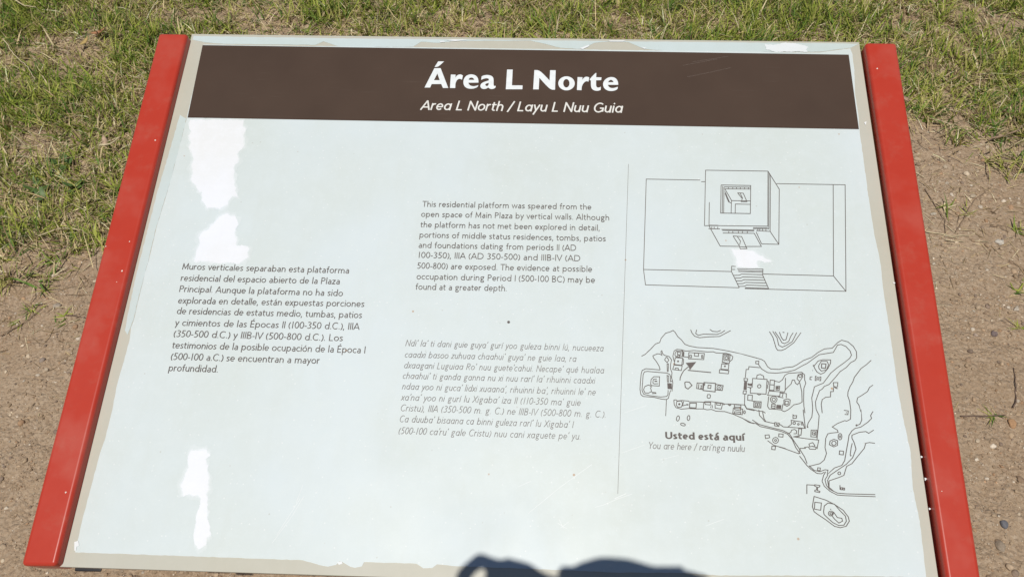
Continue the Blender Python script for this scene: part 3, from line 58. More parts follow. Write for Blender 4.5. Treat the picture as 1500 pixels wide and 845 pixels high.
D_BLEACH = [[[31.0,168.9],[72.5,167.2],[116.2,167.9],[116.1,177.7],[122.6,183.8],[120.5,196.4],[124.9,212.9],[116.4,229.5],[120.7,237.6],[115.5,253.9],[121.6,277.7],[128.6,297.2],[131.3,302.5],[122.5,301.6],[118.6,308.7],[118.3,316.5],[107.5,323.7],[98.3,320.8],[88.3,323.0],[83.4,315.4],[77.0,309.8],[75.7,294.2],[72.7,296.6],[64.1,285.0],[54.4,275.4],[54.8,263.4],[50.2,251.4],[51.3,239.2],[47.2,231.1],[38.6,219.0],[41.3,210.7],[34.4,198.3],[37.8,189.9],[31.3,179.5]],[[106.1,343.6],[113.1,335.0],[121.1,331.8],[126.0,336.2],[132.0,335.3],[139.9,350.3],[137.5,356.0],[137.5,365.4],[142.6,374.6],[142.5,383.8],[152.5,382.8],[163.4,386.9],[161.1,393.6],[164.2,401.6],[158.8,405.4],[152.8,412.8],[135.6,410.4],[122.7,412.9],[101.9,409.9],[87.0,411.1],[87.2,400.1],[87.6,389.1],[89.6,381.6],[86.0,372.4],[89.3,362.9],[98.4,357.1]],[[137.2,683.2],[146.4,683.4],[156.6,680.9],[159.0,685.3],[164.1,688.1],[158.9,692.8],[159.8,697.2],[163.9,703.0],[163.0,708.9],[167.7,717.6],[167.6,726.3],[170.5,732.0],[167.7,737.9],[177.3,771.6],[180.9,782.6],[184.0,786.7],[179.1,791.6],[179.7,799.3],[170.7,805.1],[166.1,799.8],[161.9,783.4],[161.8,772.2],[162.2,755.3],[162.0,743.8],[157.6,739.7],[151.9,740.8],[145.5,738.8],[138.6,741.9],[136.2,734.8],[132.7,727.7],[135.6,720.3],[135.7,712.9],[138.7,705.5],[135.7,698.2],[135.0,690.7]],[[857.5,369.6],[866.5,370.6],[887.9,372.5],[893.1,377.5],[908.4,384.6],[910.4,387.1],[901.3,389.1],[891.4,385.8],[889.5,390.2],[892.9,396.3],[878.3,397.8],[864.8,397.1],[862.6,389.7],[863.8,384.6],[859.8,377.2]],[[930.7,6.3],[944.9,7.4],[959.5,2.7],[980.7,5.0],[998.0,10.2],[993.9,16.5],[997.1,20.0],[943.8,20.9],[931.7,16.6]],[[112.1,453.4],[121.0,456.6],[126.6,451.2],[132.5,456.3],[123.7,461.8],[113.5,460.4]],[[98.8,526.2],[107.9,523.2],[118.5,527.2],[110.5,535.9],[102.1,534.5]],[[170.1,527.2],[179.1,523.6],[189.5,528.3],[182.7,535.2]],[[771.2,246.8],[782.2,235.4],[787.8,246.4],[795.3,268.3],[790.5,271.1],[783.9,256.2],[773.3,255.1]]]
D_SCRATCH = [[[295.1,735.1],[282.9,761.7],[263.3,794.4]],[[290.6,738.7],[273.0,773.3],[267.5,784.6]],[[568.8,712.6],[584.2,705.4]],[[665.5,734.5],[676.3,731.3],[694.9,722.6],[712.1,716.3]],[[690.6,722.8],[705.0,716.0]],[[621.0,750.8],[626.9,761.6]],[[619.7,755.8],[631.1,761.9]],[[623.2,761.2],[633.8,753.0]],[[582.2,745.4],[621.5,711.4],[661.7,680.9]],[[703.0,612.2],[732.9,601.0]],[[699.6,664.9],[729.0,653.4]],[[749.0,671.8],[772.4,665.0]],[[778.0,653.1],[795.7,648.0]],[[890.5,622.1],[911.7,612.3]],[[616.6,491.0],[632.1,478.7]],[[806.1,71.9],[841.9,62.5],[874.2,53.1]],[[799.9,50.0],[853.9,36.7]],[[814.4,43.1],[872.0,31.0]],[[802.5,751.6],[825.3,742.5]],[[291.6,721.4],[286.2,744.6]]]
D_FLAKES = [[[421.6,6.6],[432.5,4.6],[458.5,5.1],[436.5,8.2]],[[682.6,3.0],[711.7,2.5],[706.2,4.9],[686.2,5.2]],[[637.2,19.6],[651.6,12.1],[652.8,14.8],[642.6,20.9]],[[410.5,8.2],[417.9,7.6],[420.0,10.3],[412.6,10.9]],[[734.0,14.4],[744.1,17.0],[740.5,18.8]],[[11.0,803.5],[15.6,802.0],[18.5,807.4],[15.5,809.4],[16.0,813.8],[13.7,813.9]],[[348.2,813.9],[353.7,812.4],[355.5,815.0],[350.8,816.5]],[[1067.6,151.4],[1071.6,149.2],[1069.4,156.2]],[[1076.9,654.3],[1079.2,654.7],[1079.3,656.3],[1076.9,657.1]],[[1077.9,681.7],[1080.2,682.2],[1080.2,683.7],[1077.7,685.7]],[[1077.4,718.6],[1079.7,719.0],[1079.7,720.5],[1077.4,721.2]],[[1075.3,413.8],[1077.8,414.4],[1077.8,416.2],[1075.2,416.7]]]
D_RAILL = [[-48.5,9.8],[1.7,10.4],[3.3,731.1],[-41.5,835.4]]
D_RAILR = [[1079.9,11.4],[1129.0,10.6],[1120.7,562.5],[1119.8,799.2]]
D_RAILLB = [[4.2,834.3]]
D_CHIPS = [[[2.2,216.1],1.6],[[-2.9,435.2],1.8],[[-3.8,745.2],1.5],[[-41.1,397.3],1.3],[[1093.3,62.2],1.7],[[-11.7,452.4],0.8],[[-5.7,388.6],1.2],[[1067.4,700.3],0.9]]
D_BRACKET = [[6.2,832.1],[47.5,830.7],[48.8,836.0],[9.2,836.9]]
D_BLACKSPOT = [611.9,818.4]
D_TUFTS = [[-1.167,0.447],[-1.166,0.39],[-1.161,0.485],[-1.139,0.515],[-1.218,0.534],[-1.274,0.562],[-1.113,0.592],[-1.168,0.583],[-1.263,0.499],[-1.078,0.367],[-1.185,0.353],[-1.071,0.495],[1.069,0.806],[1.116,0.792],[1.218,0.733],[1.152,0.534],[0.951,0.008],[0.988,0.016],[1.089,0.893],[1.203,0.897],[1.123,0.42],[0.985,0.179],[0.96,0.177]]
D_STONES = [[-1.727,1.546],[1.166,0.693],[1.029,0.784],[1.016,0.164],[0.907,-0.103],[-1.111,0.403],[1.129,0.474],[1.06,0.402],[0.924,-0.059],[1.012,0.391],[-1.081,0.245]]
D_WEEDS = [[-1.295,0.888],[-1.227,0.802],[-1.321,0.791],[-1.289,0.752]]
D_LEAVES = [[-1.429,1.5],[-1.451,1.442],[-1.187,0.964],[1.108,1.237]]
D_TWIGS = [[[-1.783,1.673],[-1.724,1.632],[-1.678,1.62]],[[-1.242,0.611],[-1.208,0.636],[-1.164,0.64],[-1.125,0.632]],[[-1.196,0.934],[-1.169,0.941],[-1.155,0.982]],[[1.063,0.718],[1.092,0.755],[1.14,0.831],[1.198,0.879]],[[0.995,0.718],[1.038,0.712],[1.061,0.706],[1.094,0.705]],[[1.032,0.691],[1.075,0.685]],[[1.102,0.689],[1.139,0.692]],[[1.029,0.873],[1.044,0.815],[1.05,0.761],[1.041,0.717]],[[-1.705,1.436],[-1.642,1.363],[-1.562,1.293],[-1.515,1.234]],[[1.247,1.064],[1.326,1.084],[1.365,1.132]],[[1.328,1.084],[1.326,1.155],[1.326,1.167]],[[0.915,0.175],[0.964,0.178],[1.007,0.182]],[[1.031,0.201],[1.054,0.253],[1.067,0.306]],[[0.948,0.133],[0.937,0.089]],[[-1.062,0.353],[-1.043,0.366]],[[-1.208,0.31],[-1.186,0.332],[-1.164,0.357],[-1.146,0.391]],[[1.153,0.742],[1.179,0.741],[1.196,0.725]],[[-1.077,0.373],[-1.049,0.37],[-1.029,0.369]],[[-1.076,0.371],[-1.052,0.386]]]

# ------------------------------------------------------------------ helpers
def tag(o, label=None, cat=None, group=None, kind=None):
    if label: o['label'] = label
    if cat: o['category'] = cat
    if group: o['group'] = group
    if kind: o['kind'] = kind
    return o

def link(o, parent=None):
    C.objects.link(o)
    if parent is not None: o.parent = parent
    return o

def empty(name, loc=(0, 0, 0)):
    o = bpy.data.objects.new(name, None); o.location = loc; o.empty_display_size = 0.1
    return link(o)

def obj_bm(name, bm, mat, parent=None, smooth=False):
    me = bpy.data.meshes.new(name); bm.to_mesh(me); bm.free()
    if smooth: me.polygons.foreach_set('use_smooth', [True] * len(me.polygons))
    o = bpy.data.objects.new(name, me)
    for m in (mat if isinstance(mat, (list, tuple)) else [mat]): me.materials.append(m)
    return link(o, parent)

def mesh_np(name, verts, faces_flat, face_sizes, mat, parent=None, tint=None, smooth=True):
    """mesh from numpy arrays: verts (n,3), flat corner indices, loop count of each face"""
    me = bpy.data.meshes.new(name)
    me.vertices.add(len(verts)); me.vertices.foreach_set('co', verts.astype(np.float32).ravel())
    me.loops.add(len(faces_flat)); me.loops.foreach_set('vertex_index', faces_flat.astype(np.int32))
    st = np.concatenate([[0], np.cumsum(face_sizes)[:-1]]).astype(np.int32)
    me.polygons.add(len(face_sizes)); me.polygons.foreach_set('loop_start', st)
    me.polygons.foreach_set('loop_total', face_sizes.astype(np.int32))
    if smooth: me.polygons.foreach_set('use_smooth', np.ones(len(face_sizes), dtype=bool))
    if tint is not None:
        a = me.attributes.new('tint', 'FLOAT_COLOR', 'POINT')
        a.data.foreach_set('color', np.concatenate([tint, np.ones((len(tint), 1))], 1).astype(np.float32).ravel())
    me.update(calc_edges=True); me.validate()
    o = bpy.data.objects.new(name, me); me.materials.append(mat)
    return link(o, parent)

# numpy value noise
def vnoise(x, y, seed=0):
    xi = np.floor(x).astype(np.int64); yi = np.floor(y).astype(np.int64)
    fx = x - xi; fy = y - yi
    fx = fx * fx * (3 - 2 * fx); fy = fy * fy * (3 - 2 * fy)
    def h(a, b):
        n = (a * 374761393 + b * 668265263 + seed * 1442695041) & 0xffffffff
        n = ((n ^ (n >> 13)) * 1274126177) & 0xffffffff
        return ((n ^ (n >> 16)) & 0xffff) / 65535.0
    a = h(xi, yi); b = h(xi + 1, yi); c = h(xi, yi + 1); d = h(xi + 1, yi + 1)
    return (a * (1 - fx) + b * fx) * (1 - fy) + (c * (1 - fx) + d * fx) * fy

def fbm(x, y, seed=0, octaves=4):
    s = 0; amp = 0.5; tot = 0
    for k in range(octaves):
        s = s + amp * vnoise(x * 2 ** k, y * 2 ** k, seed + k * 17); tot += amp; amp *= 0.5
    return s / tot

# the tilted face of the sign: u to the right, v down the slope, h off the face (all mm)
TILT = math.radians(17.0)
UX = Vector((1, 0, 0)); VX = Vector((0, -math.cos(TILT), -math.sin(TILT))); NX = Vector((0, -math.sin(TILT), math.cos(TILT)))
O0 = Vector(D_O)
def face(u, v, h=0.0):
    return O0 + UX * (u * .001) + VX * (v * .001) + NX * (h * .001)

# ------------------------------------------------------------------ materials
def new_mat(name):
    m = bpy.data.materials.new(name); m.use_nodes = True
    return m, m.node_tree, m.node_tree.nodes['Principled BSDF']

def nd(nt, typ, **kw):
    n = nt.nodes.new(typ)
    for k, v in kw.items(): setattr(n, k, v)
    return n

def ramp(nt, src, stops):
    r = nd(nt, 'ShaderNodeValToRGB')
    el = r.color_ramp.elements
    while len(el) < len(stops): el.new(0.5)
    for e, (p, c) in zip(el, stops):
        e.position = p; e.color = (c, c, c, 1) if isinstance(c, (int, float)) else (*c, 1)
    nt.links.new(src, r.inputs[0]); return r

def noise(nt, vec, scale, detail=3, rough=.5, scl=None):
    n = nd(nt, 'ShaderNodeTexNoise'); n.inputs['Scale'].default_value = scale
    n.inputs['Detail'].default_value = detail; n.inputs['Roughness'].default_value = rough
    if scl is not None:
        mp = nd(nt, 'ShaderNodeMapping'); mp.inputs['Scale'].default_value = scl
        nt.links.new(vec, mp.inputs[0]); vec = mp.outputs[0]
    nt.links.new(vec, n.inputs['Vector']); return n.outputs[0]

def mixc(nt, fac, a, b, typ='MIX'):
    m = nd(nt, 'ShaderNodeMix', data_type='RGBA', blend_type=typ)
    for sock, val in ((m.inputs[0], fac), (m.inputs[6], a), (m.inputs[7], b)):
        if isinstance(val, (int, float)): sock.default_value = val
        elif isinstance(val, tuple): sock.default_value = (*val, 1)
        else: nt.links.new(val, sock)
    return m.outputs[2]

def bump(nt, bs, height, strength, dist):
    b = nd(nt, 'ShaderNodeBump'); b.inputs['Strength'].default_value = strength; b.inputs['Distance'].default_value = dist
    nt.links.new(height, b.inputs['Height']); nt.links.new(b.outputs[0], bs.inputs['Normal'])

def plain(name, col, rough=.5, spec=.4, var=.08, scale=60, metallic=0):
    m, nt, bs = new_mat(name)
    tc = nd(nt, 'ShaderNodeTexCoord').outputs['Object']
    n = noise(nt, tc, scale, 4)
    lo = tuple(c * (1 - var) for c in col); hi = tuple(min(1, c * (1 + var)) for c in col)
    r = ramp(nt, n, [(.3, lo), (.7, hi)])
    nt.links.new(r.outputs[0], bs.inputs['Base Color'])
    bs.inputs['Roughness'].default_value = rough; bs.inputs['Specular IOR Level'].default_value = spec
    bs.inputs['Metallic'].default_value = metallic
    return m

def film_mat(name, col, rust=True, spec=.35):
    """weathered printed film: faint mottling, tiny rust and white specks"""
    m, nt, bs = new_mat(name)
    tc = nd(nt, 'ShaderNodeTexCoord').outputs['Object']
    n1 = noise(nt, tc, 3.2, 4, .6); n2 = noise(nt, tc, 260, 2)
    base = ramp(nt, n1, [(.36, tuple(c * s for c, s in zip(col, (.955, .955, .920)))), (.62, tuple(c * s for c, s in zip(col, (1.0, 1.015, 1.035))))]).outputs[0]
    grime = ramp(nt, noise(nt, tc, 1.0, 5, .65, (34, 8, 8)), [(.50, 0.0), (.72, .16)]).outputs[0]
    base = mixc(nt, grime, base, tuple(c * s for c, s in zip(col, (.90, .875, .80))))
    mott = ramp(nt, noise(nt, tc, 55, 4, .7), [(.46, 0.0), (.70, .35)]).outputs[0]
    base = mixc(nt, mott, base, tuple(min(1, c * 1.045) for c in col))
    base = mixc(nt, ramp(nt, n2, [(.55, 0.0), (.75, .22)]).outputs[0], base, tuple(min(1, c * 1.06) for c in col))
    if rust:
        v = nd(nt, 'ShaderNodeTexVoronoi'); v.inputs['Scale'].default_value = 34; nt.links.new(tc, v.inputs['Vector'])
        big = ramp(nt, v.outputs['Color'], [(.70, 0.0), (.72, 1.0)]).outputs[0]
        dot = ramp(nt, v.outputs['Distance'], [(.035, 1.0), (.07, 0.0)]).outputs[0]
        mk = mixc(nt, 1.0, big, dot, 'MULTIPLY')
        base = mixc(nt, mk, base, (.50, .34, .22))
        v2 = nd(nt, 'ShaderNodeTexVoronoi'); v2.inputs['Scale'].default_value = 170; nt.links.new(tc, v2.inputs['Vector'])
        d2 = ramp(nt, v2.outputs['Distance'], [(.09, .8), (.22, 0.0)]).outputs[0]
        b2 = ramp(nt, v2.outputs['Color'], [(.72, 0.0), (.74, .5)]).outputs[0]
        base = mixc(nt, mixc(nt, 1.0, d2, b2, 'MULTIPLY'), base, (.93, .94, .94))
        v3 = nd(nt, 'ShaderNodeTexVoronoi'); v3.inputs['Scale'].default_value = 70; nt.links.new(tc, v3.inputs['Vector'])
        d3 = ramp(nt, v3.outputs['Distance'], [(.05, 1.0), (.10, 0.0)]).outputs[0]
        b3 = ramp(nt, v3.outputs['Color'], [(.80, 0.0), (.82, .4)]).outputs[0]
        base = mixc(nt, mixc(nt, 1.0, d3, b3, 'MULTIPLY'), base, (.45, .42, .36))
    nt.links.new(base, bs.inputs['Base Color'])
    rr = ramp(nt, noise(nt, tc, 9, 4), [(.3, .38), (.7, .55)]).outputs[0]
    nt.links.new(rr, bs.inputs['Roughness']); bs.inputs['Specular IOR Level'].default_value = spec
    bump(nt, bs, noise(nt, tc, 420, 3), .06, .0004)
    return m

def red_paint():
    m, nt, bs = new_mat('red_enamel')
    tc = nd(nt, 'ShaderNodeTexCoord').outputs['Object']
    chalk = ramp(nt, noise(nt, tc, 7, 4, .6), [(.50, 0.0), (.62, .55)]).outputs[0]
    base = mixc(nt, chalk, (.505, .048, .026), (.52, .095, .066))
    dust = ramp(nt, noise(nt, tc, 26, 5, .7), [(.54, 0.0), (.74, .22)]).outputs[0]
    base = mixc(nt, dust, base, (.48, .19, .135))
    fine = ramp(nt, noise(nt, tc, 90, 3), [(.4, 0.0), (.75, .10)]).outputs[0]
    base = mixc(nt, fine, base, (.40, .03, .02))
    v = nd(nt, 'ShaderNodeTexVoronoi'); v.inputs['Scale'].default_value = 45; nt.links.new(tc, v.inputs['Vector'])
    mk = mixc(nt, 1.0, ramp(nt, v.outputs['Color'], [(.90, 0.0), (.91, .8)]).outputs[0], ramp(nt, v.outputs['Distance'], [(.03, 1.0), (.06, 0.0)]).outputs[0], 'MULTIPLY')
    base = mixc(nt, mk, base, (.62, .45, .40))
    nt.links.new(base, bs.inputs['Base Color'])
    nt.links.new(ramp(nt, noise(nt, tc, 14, 4), [(.3, .27), (.7, .42)]).outputs[0], bs.inputs['Roughness'])
    bs.inputs['Specular IOR Level'].default_value = .4
    bump(nt, bs, noise(nt, tc, 150, 2), .05, .001)
    return m

def band_mat():
    m, nt, bs = new_mat('brown_print')
    tc = nd(nt, 'ShaderNodeTexCoord').outputs['Object']
    n = noise(nt, tc, 12, 4)
    base = ramp(nt, n, [(.3, (.070, .045, .033)), (.7, (.080, .052, .038))]).outputs[0]
    # rubbed streaks near the right end
    st = noise(nt, tc, 1.0, 3, .6, (14, 300, 300))
    zone = noise(nt, tc, 6, 2)
    sm = mixc(nt, 1.0, ramp(nt, st, [(.64, 0.0), (.80, .11)]).outputs[0], ramp(nt, zone, [(.5, 0.0), (.62, 1.0)]).outputs[0], 'MULTIPLY')
    base = mixc(nt, sm, base, (.30, .25, .22))
    v = nd(nt, 'ShaderNodeTexVoronoi'); v.inputs['Scale'].default_value = 40; nt.links.new(tc, v.inputs['Vector'])
    mk = mixc(nt, 1.0, ramp(nt, v.outputs['Color'], [(.85, 0.0), (.86, .6)]).outputs[0], ramp(nt, v.outputs['Distance'], [(.03, 1.0), (.06, 0.0)]).outputs[0], 'MULTIPLY')
    base = mixc(nt, mk, base, (.30, .24, .2))
    nt.links.new(base, bs.inputs['Base Color'])
    bs.inputs['Roughness'].default_value = .55; bs.inputs['Specular IOR Level'].default_value = .16
    return m

def soil_mat():
    m, nt, bs = new_mat('dry_soil')
    tc = nd(nt, 'ShaderNodeTexCoord').outputs['Object']
    n1 = noise(nt, tc, 2.2, 4); n2 = noise(nt, tc, 30, 5, .65); n3 = noise(nt, tc, 260, 3, .6)
    base = ramp(nt, n1, [(.3, (.43, .305, .202)), (.5, (.495, .365, .25)), (.72, (.54, .413, .292))]).outputs[0]
    base = mixc(nt, ramp(nt, n2, [(.38, .55), (.62, 0.0)]).outputs[0], base, (.375, .262, .165))
    base = mixc(nt, ramp(nt, n3, [(.5, 0.0), (.72, .5)]).outputs[0], base, (.57, .45, .32))
    v = nd(nt, 'ShaderNodeTexVoronoi'); v.inputs['Scale'].default_value = 170; nt.links.new(tc, v.inputs['Vector'])
    gr = ramp(nt, v.outputs['Color'], [(.0, (.28, .20, .138)), (.5, (.475, .35, .23)), (1.0, (.68, .56, .42))]).outputs[0]
    base = mixc(nt, .38, base, gr)
    nt.links.new(base, bs.inputs['Base Color'])
    bs.inputs['Roughness'].default_value = .95; bs.inputs['Specular IOR Level'].default_value = .12
    v4 = nd(nt, 'ShaderNodeTexVoronoi'); v4.inputs['Scale'].default_value = 110; v4.inputs['Randomness'].default_value = 1
    nt.links.new(tc, v4.inputs['Vector'])
    n4 = noise(nt, tc, 95, 5, .7)
    h = nd(nt, 'ShaderNodeMath', operation='MULTIPLY_ADD'); nt.links.new(v4.outputs['Distance'], h.inputs[0]); h.inputs[1].default_value = -.6; nt.links.new(n4, h.inputs[2])
    h2 = nd(nt, 'ShaderNodeMath', operation='ADD'); nt.links.new(h.outputs[0], h2.inputs[0]); nt.links.new(n2, h2.inputs[1])
    bump(nt, bs, h2.outputs[0], .9, .009)
    return m

def tint_mat(name, rough=.6, trans=.0, spec=.25, nscale=200):
    """colour comes from each blade's / pebble's own 'tint'"""
    m, nt, bs = new_mat(name)
    at = nd(nt, 'ShaderNodeAttribute'); at.attribute_name = 'tint'
    tc = nd(nt, 'ShaderNodeTexCoord').outputs['Object']
    col = mixc(nt, 1.0, at.outputs['Color'], ramp(nt, noise(nt, tc, nscale, 3), [(.3, .78), (.7, 1.12)]).outputs[0], 'MULTIPLY')
    nt.links.new(col, bs.inputs['Base Color'])
    bs.inputs['Roughness'].default_value = rough; bs.inputs['Specular IOR Level'].default_value = spec
    if trans:
        tr = nd(nt, 'ShaderNodeBsdfTranslucent'); nt.links.new(col, tr.inputs[0])
        mx = nd(nt, 'ShaderNodeMixShader'); mx.inputs[0].default_value = trans
        nt.links.new(bs.outputs[0], mx.inputs[1]); nt.links.new(tr.outputs[0], mx.inputs[2])
        nt.links.new(mx.outputs[0], nt.nodes['Material Output'].inputs['Surface'])
    return m

M_RED = red_paint()
M_FRAME = film_mat('grey_board', (.545, .530, .455), rust=False, spec=.3)
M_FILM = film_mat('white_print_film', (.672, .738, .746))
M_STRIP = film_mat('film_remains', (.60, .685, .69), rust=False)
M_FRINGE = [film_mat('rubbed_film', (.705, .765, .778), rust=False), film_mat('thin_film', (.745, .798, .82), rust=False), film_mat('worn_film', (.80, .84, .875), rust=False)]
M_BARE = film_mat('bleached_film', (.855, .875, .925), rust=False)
M_BAND = band_mat()
M_INK = plain('dark_ink', (.145, .125, .118), .6, .2, .15, 400)
M_INKL = plain('thin_ink', (.25, .237, .235), .6, .2, .2, 400)
M_WHITEINK = plain('white_lettering', (.82, .86, .87), .5, .3, .06, 120)
M_CREAMINK = plain('cream_lettering', (.80, .79, .74), .5, .3, .06, 120)
M_SCR = plain('scratched_film', (.82, .85, .86), .5, .3, .04)
M_SCRD = plain('rubbed_brown_print', (.22, .18, .16), .6, .2, .2)
M_CHIP = plain('chipped_paint', (.80, .68, .60), .6, .2, .1)
M_BLACK = plain('black_steel', (.010, .009, .013), .45, .4)
M_STEEL = plain('galvanised_steel', (.35, .35, .36), .4, .5, .1, 30, 1.0)
M_SOIL = soil_mat()
M_GRASS = tint_mat('grass_blades', .6, .18, .14)
M_PEB = tint_mat('pebbles', .85, 0, .2, 300)

# ------------------------------------------------------------------ ground
GX = [x for x in D_TUFTS]
def cover(x, y):
    """0..1 how much grass grows at a ground point"""
    yb = np.interp(x, [-4, -1.9, -1.4, -1.0, -.6, .8, 1.0, 1.16, 1.30, 2.0, 4], [.58, .52, .48, .44, .54, .98, 1.02, .93, .86, .80, .8])
    w = (fbm(x * 3.1, y * 3.1, 5) - .5) * .46 + (vnoise(x * 17, y * 17, 8) - .5) * .22
    return np.clip((y - yb + w) / np.interp(x, [-.6, .6], [.26, .16]), 0, 1)

def ground_z(x, y):
    z = (fbm(x * 1.3, y * 1.3, 1) - .5) * .03 + (fbm(x * 9, y * 9, 2) - .5) * .014 + (fbm(x * 42, y * 42, 3, 3) - .5) * .012
    r = np.clip(1.5 - np.hypot(x, y) * .02, .0, 1)
    return z * r

def axis(lo, hi, step, far):
    a = np.arange(lo, hi + step * .5, step)
    g = []; s = step; p = hi
    while p < far:
        s *= 1.35; p += s; g.append(p)
    g = np.array(g)
    return np.concatenate([(lo - (g - hi))[::-1], a, g])
xs = axis(-2.4, 2.4, .011, 400.0); ys = axis(-.7, 2.3, .011, 400.0)
X, Y = np.meshgrid(xs, ys)
V = np.stack([X.ravel(), Y.ravel(), ground_z(X, Y).ravel()], 1)
nx, ny = len(xs), len(ys)
i0 = (np.arange(ny - 1)[:, None] * nx + np.arange(nx - 1)[None, :]).ravel()
F = np.stack([i0, i0 + 1, i0 + nx + 1, i0 + nx], 1)
ground = mesh_np('ground', V, F.ravel(), np.full(len(F), 4), M_SOIL)
tag(ground, kind='structure')
ground['label'] = 'dry brown soil around the sign'
del ground['label']

# ------------------------------------------------------------------ grass: blades in tufts
def blades(base, yaw, lean, length, width, droop, twist, tint, nseg=3):
    """vectorised blades: each a tapered bent strip; returns verts, faces, sizes, tint"""
    n = len(base)
    d = np.stack([np.cos(yaw), np.sin(yaw), np.zeros(n)], 1)
    side = np.stack([-np.sin(yaw + twist), np.cos(yaw + twist), np.zeros(n)], 1)
    pts = []
    p = base.copy(); ang = lean.copy()
    for k in range(nseg + 1):
        t = k / nseg
        wk = width * (1 - t ** 1.6) * (.75 + .6 * t if t < .5 else 1.05)
        if k < nseg:
            pts.append(p - side * (wk * .5)[:, None]); pts.append(p + side * (wk * .5)[:, None])
        else: pts.append(p.copy())
        step = (length / nseg)[:, None]
        p = p + (d * np.cos(ang)[:, None] + np.array([0, 0, 1.]) * np.sin(ang)[:, None]) * step
        ang = ang - droop
    Vv = np.stack(pts, 1)                       # n, 2*nseg+1, 3
    nv = 2 * nseg + 1
    # keep the tips out of the ground
    gz = ground_z(Vv[..., 0], Vv[..., 1]); Vv[..., 2] = np.maximum(Vv[..., 2], gz + .0012)
    q = []
    for k in range(nseg - 1): q += [2 * k, 2 * k + 1, 2 * k + 3, 2 * k + 2]
    q += [2 * nseg - 2, 2 * nseg - 1, 2 * nseg]
    fl = (np.array(q)[None, :] + (np.arange(n) * nv)[:, None]).ravel()
    sz = np.tile([4] * (nseg - 1) + [3], n)
    tv = np.repeat(tint, nv, 0)
    return Vv.reshape(-1, 3), fl, sz, tv

def merge(parts):
    off = 0; vs = []; fs = []; ss = []; ts = []
    for v, f, s, t in parts:
        vs.append(v); fs.append(f + off); ss.append(s); ts.append(t); off += len(v)
    return np.concatenate(vs), np.concatenate(fs), np.concatenate(ss), np.concatenate(ts)

GREEN = np.array([(.285, .355, .050), (.205, .300, .046), (.41, .445, .092), (.13, .225, .046), (.54, .50, .175), (.36, .395, .080)])
STRAW = np.array([(.70, .56, .31), (.58, .445, .245), (.82, .69, .42), (.47, .35, .195), (.64, .52, .30), (.84, .73, .48), (.30, .215, .12), (.22, .155, .09), (.38, .28, .16)])  # darkest browns: old thatch, its colour also standing in for shaded gaps between blades

def pick(pal, n, jit=.14):
    c = pal[RNG.integers(0, len(pal), n)]
    return np.clip(c * (1 + RNG.normal(0, jit, (n, 1))), .01, .9)

def scatter(nt, x0, x1, y0, y1, pw=1.0):
    x = RNG.uniform(x0, x1, nt); y = RNG.uniform(y0, y1, nt)
    keep = RNG.random(nt) < cover(x, y) ** pw
    return x[keep], y[keep]

def grass_patch(x0, x1, y0, y1, dens_tuft, dens_straw, per=6, wscale=1.0):
    area = (x1 - x0) * (y1 - y0); parts = []
    # green tufts, thinner where the lawn is worn
    x, y = scatter(int(area * dens_tuft), x0, x1, y0, y1, 1.6)
    worn = fbm(x * 4.2, y * 4.2, 40)
    k = RNG.random(len(x)) < np.clip((worn - .32) / .14, .22, 1); x, y, worn = x[k], y[k], worn[k]
    cnt = RNG.integers(max(2, per - 3), per + 3, len(x))
    tx = np.repeat(x, cnt); ty = np.repeat(y, cnt); n = len(tx)
    lush = np.clip((fbm(x * 3.4 + 9, y * 3.4, 61) - .33) / .34, 0, 1)          # lush and parched patches
    vig = np.repeat(RNG.uniform(.6, 1.2, len(x)) * (.72 + .62 * lush), cnt); lushb = np.repeat(lush, cnt)
    main = np.repeat(RNG.uniform(0, 2 * np.pi, len(x)), cnt)
    bx = tx + RNG.normal(0, .007, n); by = ty + RNG.normal(0, .007, n)
    yaw = main + RNG.normal(0, 1.25, n)
    base = np.stack([bx, by, ground_z(bx, by) - .002], 1)
    tuftcol = np.repeat(pick(GREEN, len(x), .10), cnt, 0)
    col = np.clip(tuftcol * (1 + RNG.normal(0, .12, (n, 1))), .01, .9)
    dry = RNG.random(n) < .46 - .36 * lushb; col[dry] = pick(STRAW, dry.sum())
    parts.append(blades(base, yaw, RNG.uniform(.4, 1.4, n), vig * RNG.uniform(.028, .074, n), wscale * np.clip(RNG.lognormal(math.log(.0042), .32, n), .002, .0085), RNG.uniform(.05, .42, n), RNG.normal(0, .5, n), col))
    # dry thatch lying between the tufts
    x, y = scatter(int(area * dens_straw), x0, x1, y0, y1, .7); n = len(x)
    base = np.stack([x, y, ground_z(x, y) + RNG.uniform(.001, .014, n)], 1)
    col = pick(STRAW, n); g = RNG.random(n) < .12; col[g] = pick(GREEN, g.sum())
    parts.append(blades(base, RNG.uniform(0, 2 * np.pi, n), RNG.uniform(-.1, .45, n), RNG.uniform(.018, .075, n), wscale * RNG.uniform(.0014, .0036, n), RNG.uniform(.0, .35, n), RNG.normal(0, .4, n), col))
    return parts

parts = grass_patch(-2.35, 2.35, .25, 2.25, 3700, 6200)
# a thinner, coarser sward further off
parts += grass_patch(-3.6, 3.6, 2.25, 4.2, 1300, 1700, 6, 1.35)
parts += grass_patch(-3.6, -2.35, .2, 2.25, 1300, 1700, 6, 1.35)
parts += grass_patch(2.35, 3.6, .2, 2.25, 1300, 1700, 6, 1.35)
parts += grass_patch(-7.0, 7.0, 4.2, 8.5, 420, 420, 7, 2.4)
parts += grass_patch(-7.0, -3.6, .2, 4.2, 420, 420, 7, 2.4)
parts += grass_patch(3.6, 7.0, .2, 4.2, 420, 420, 7, 2.4)
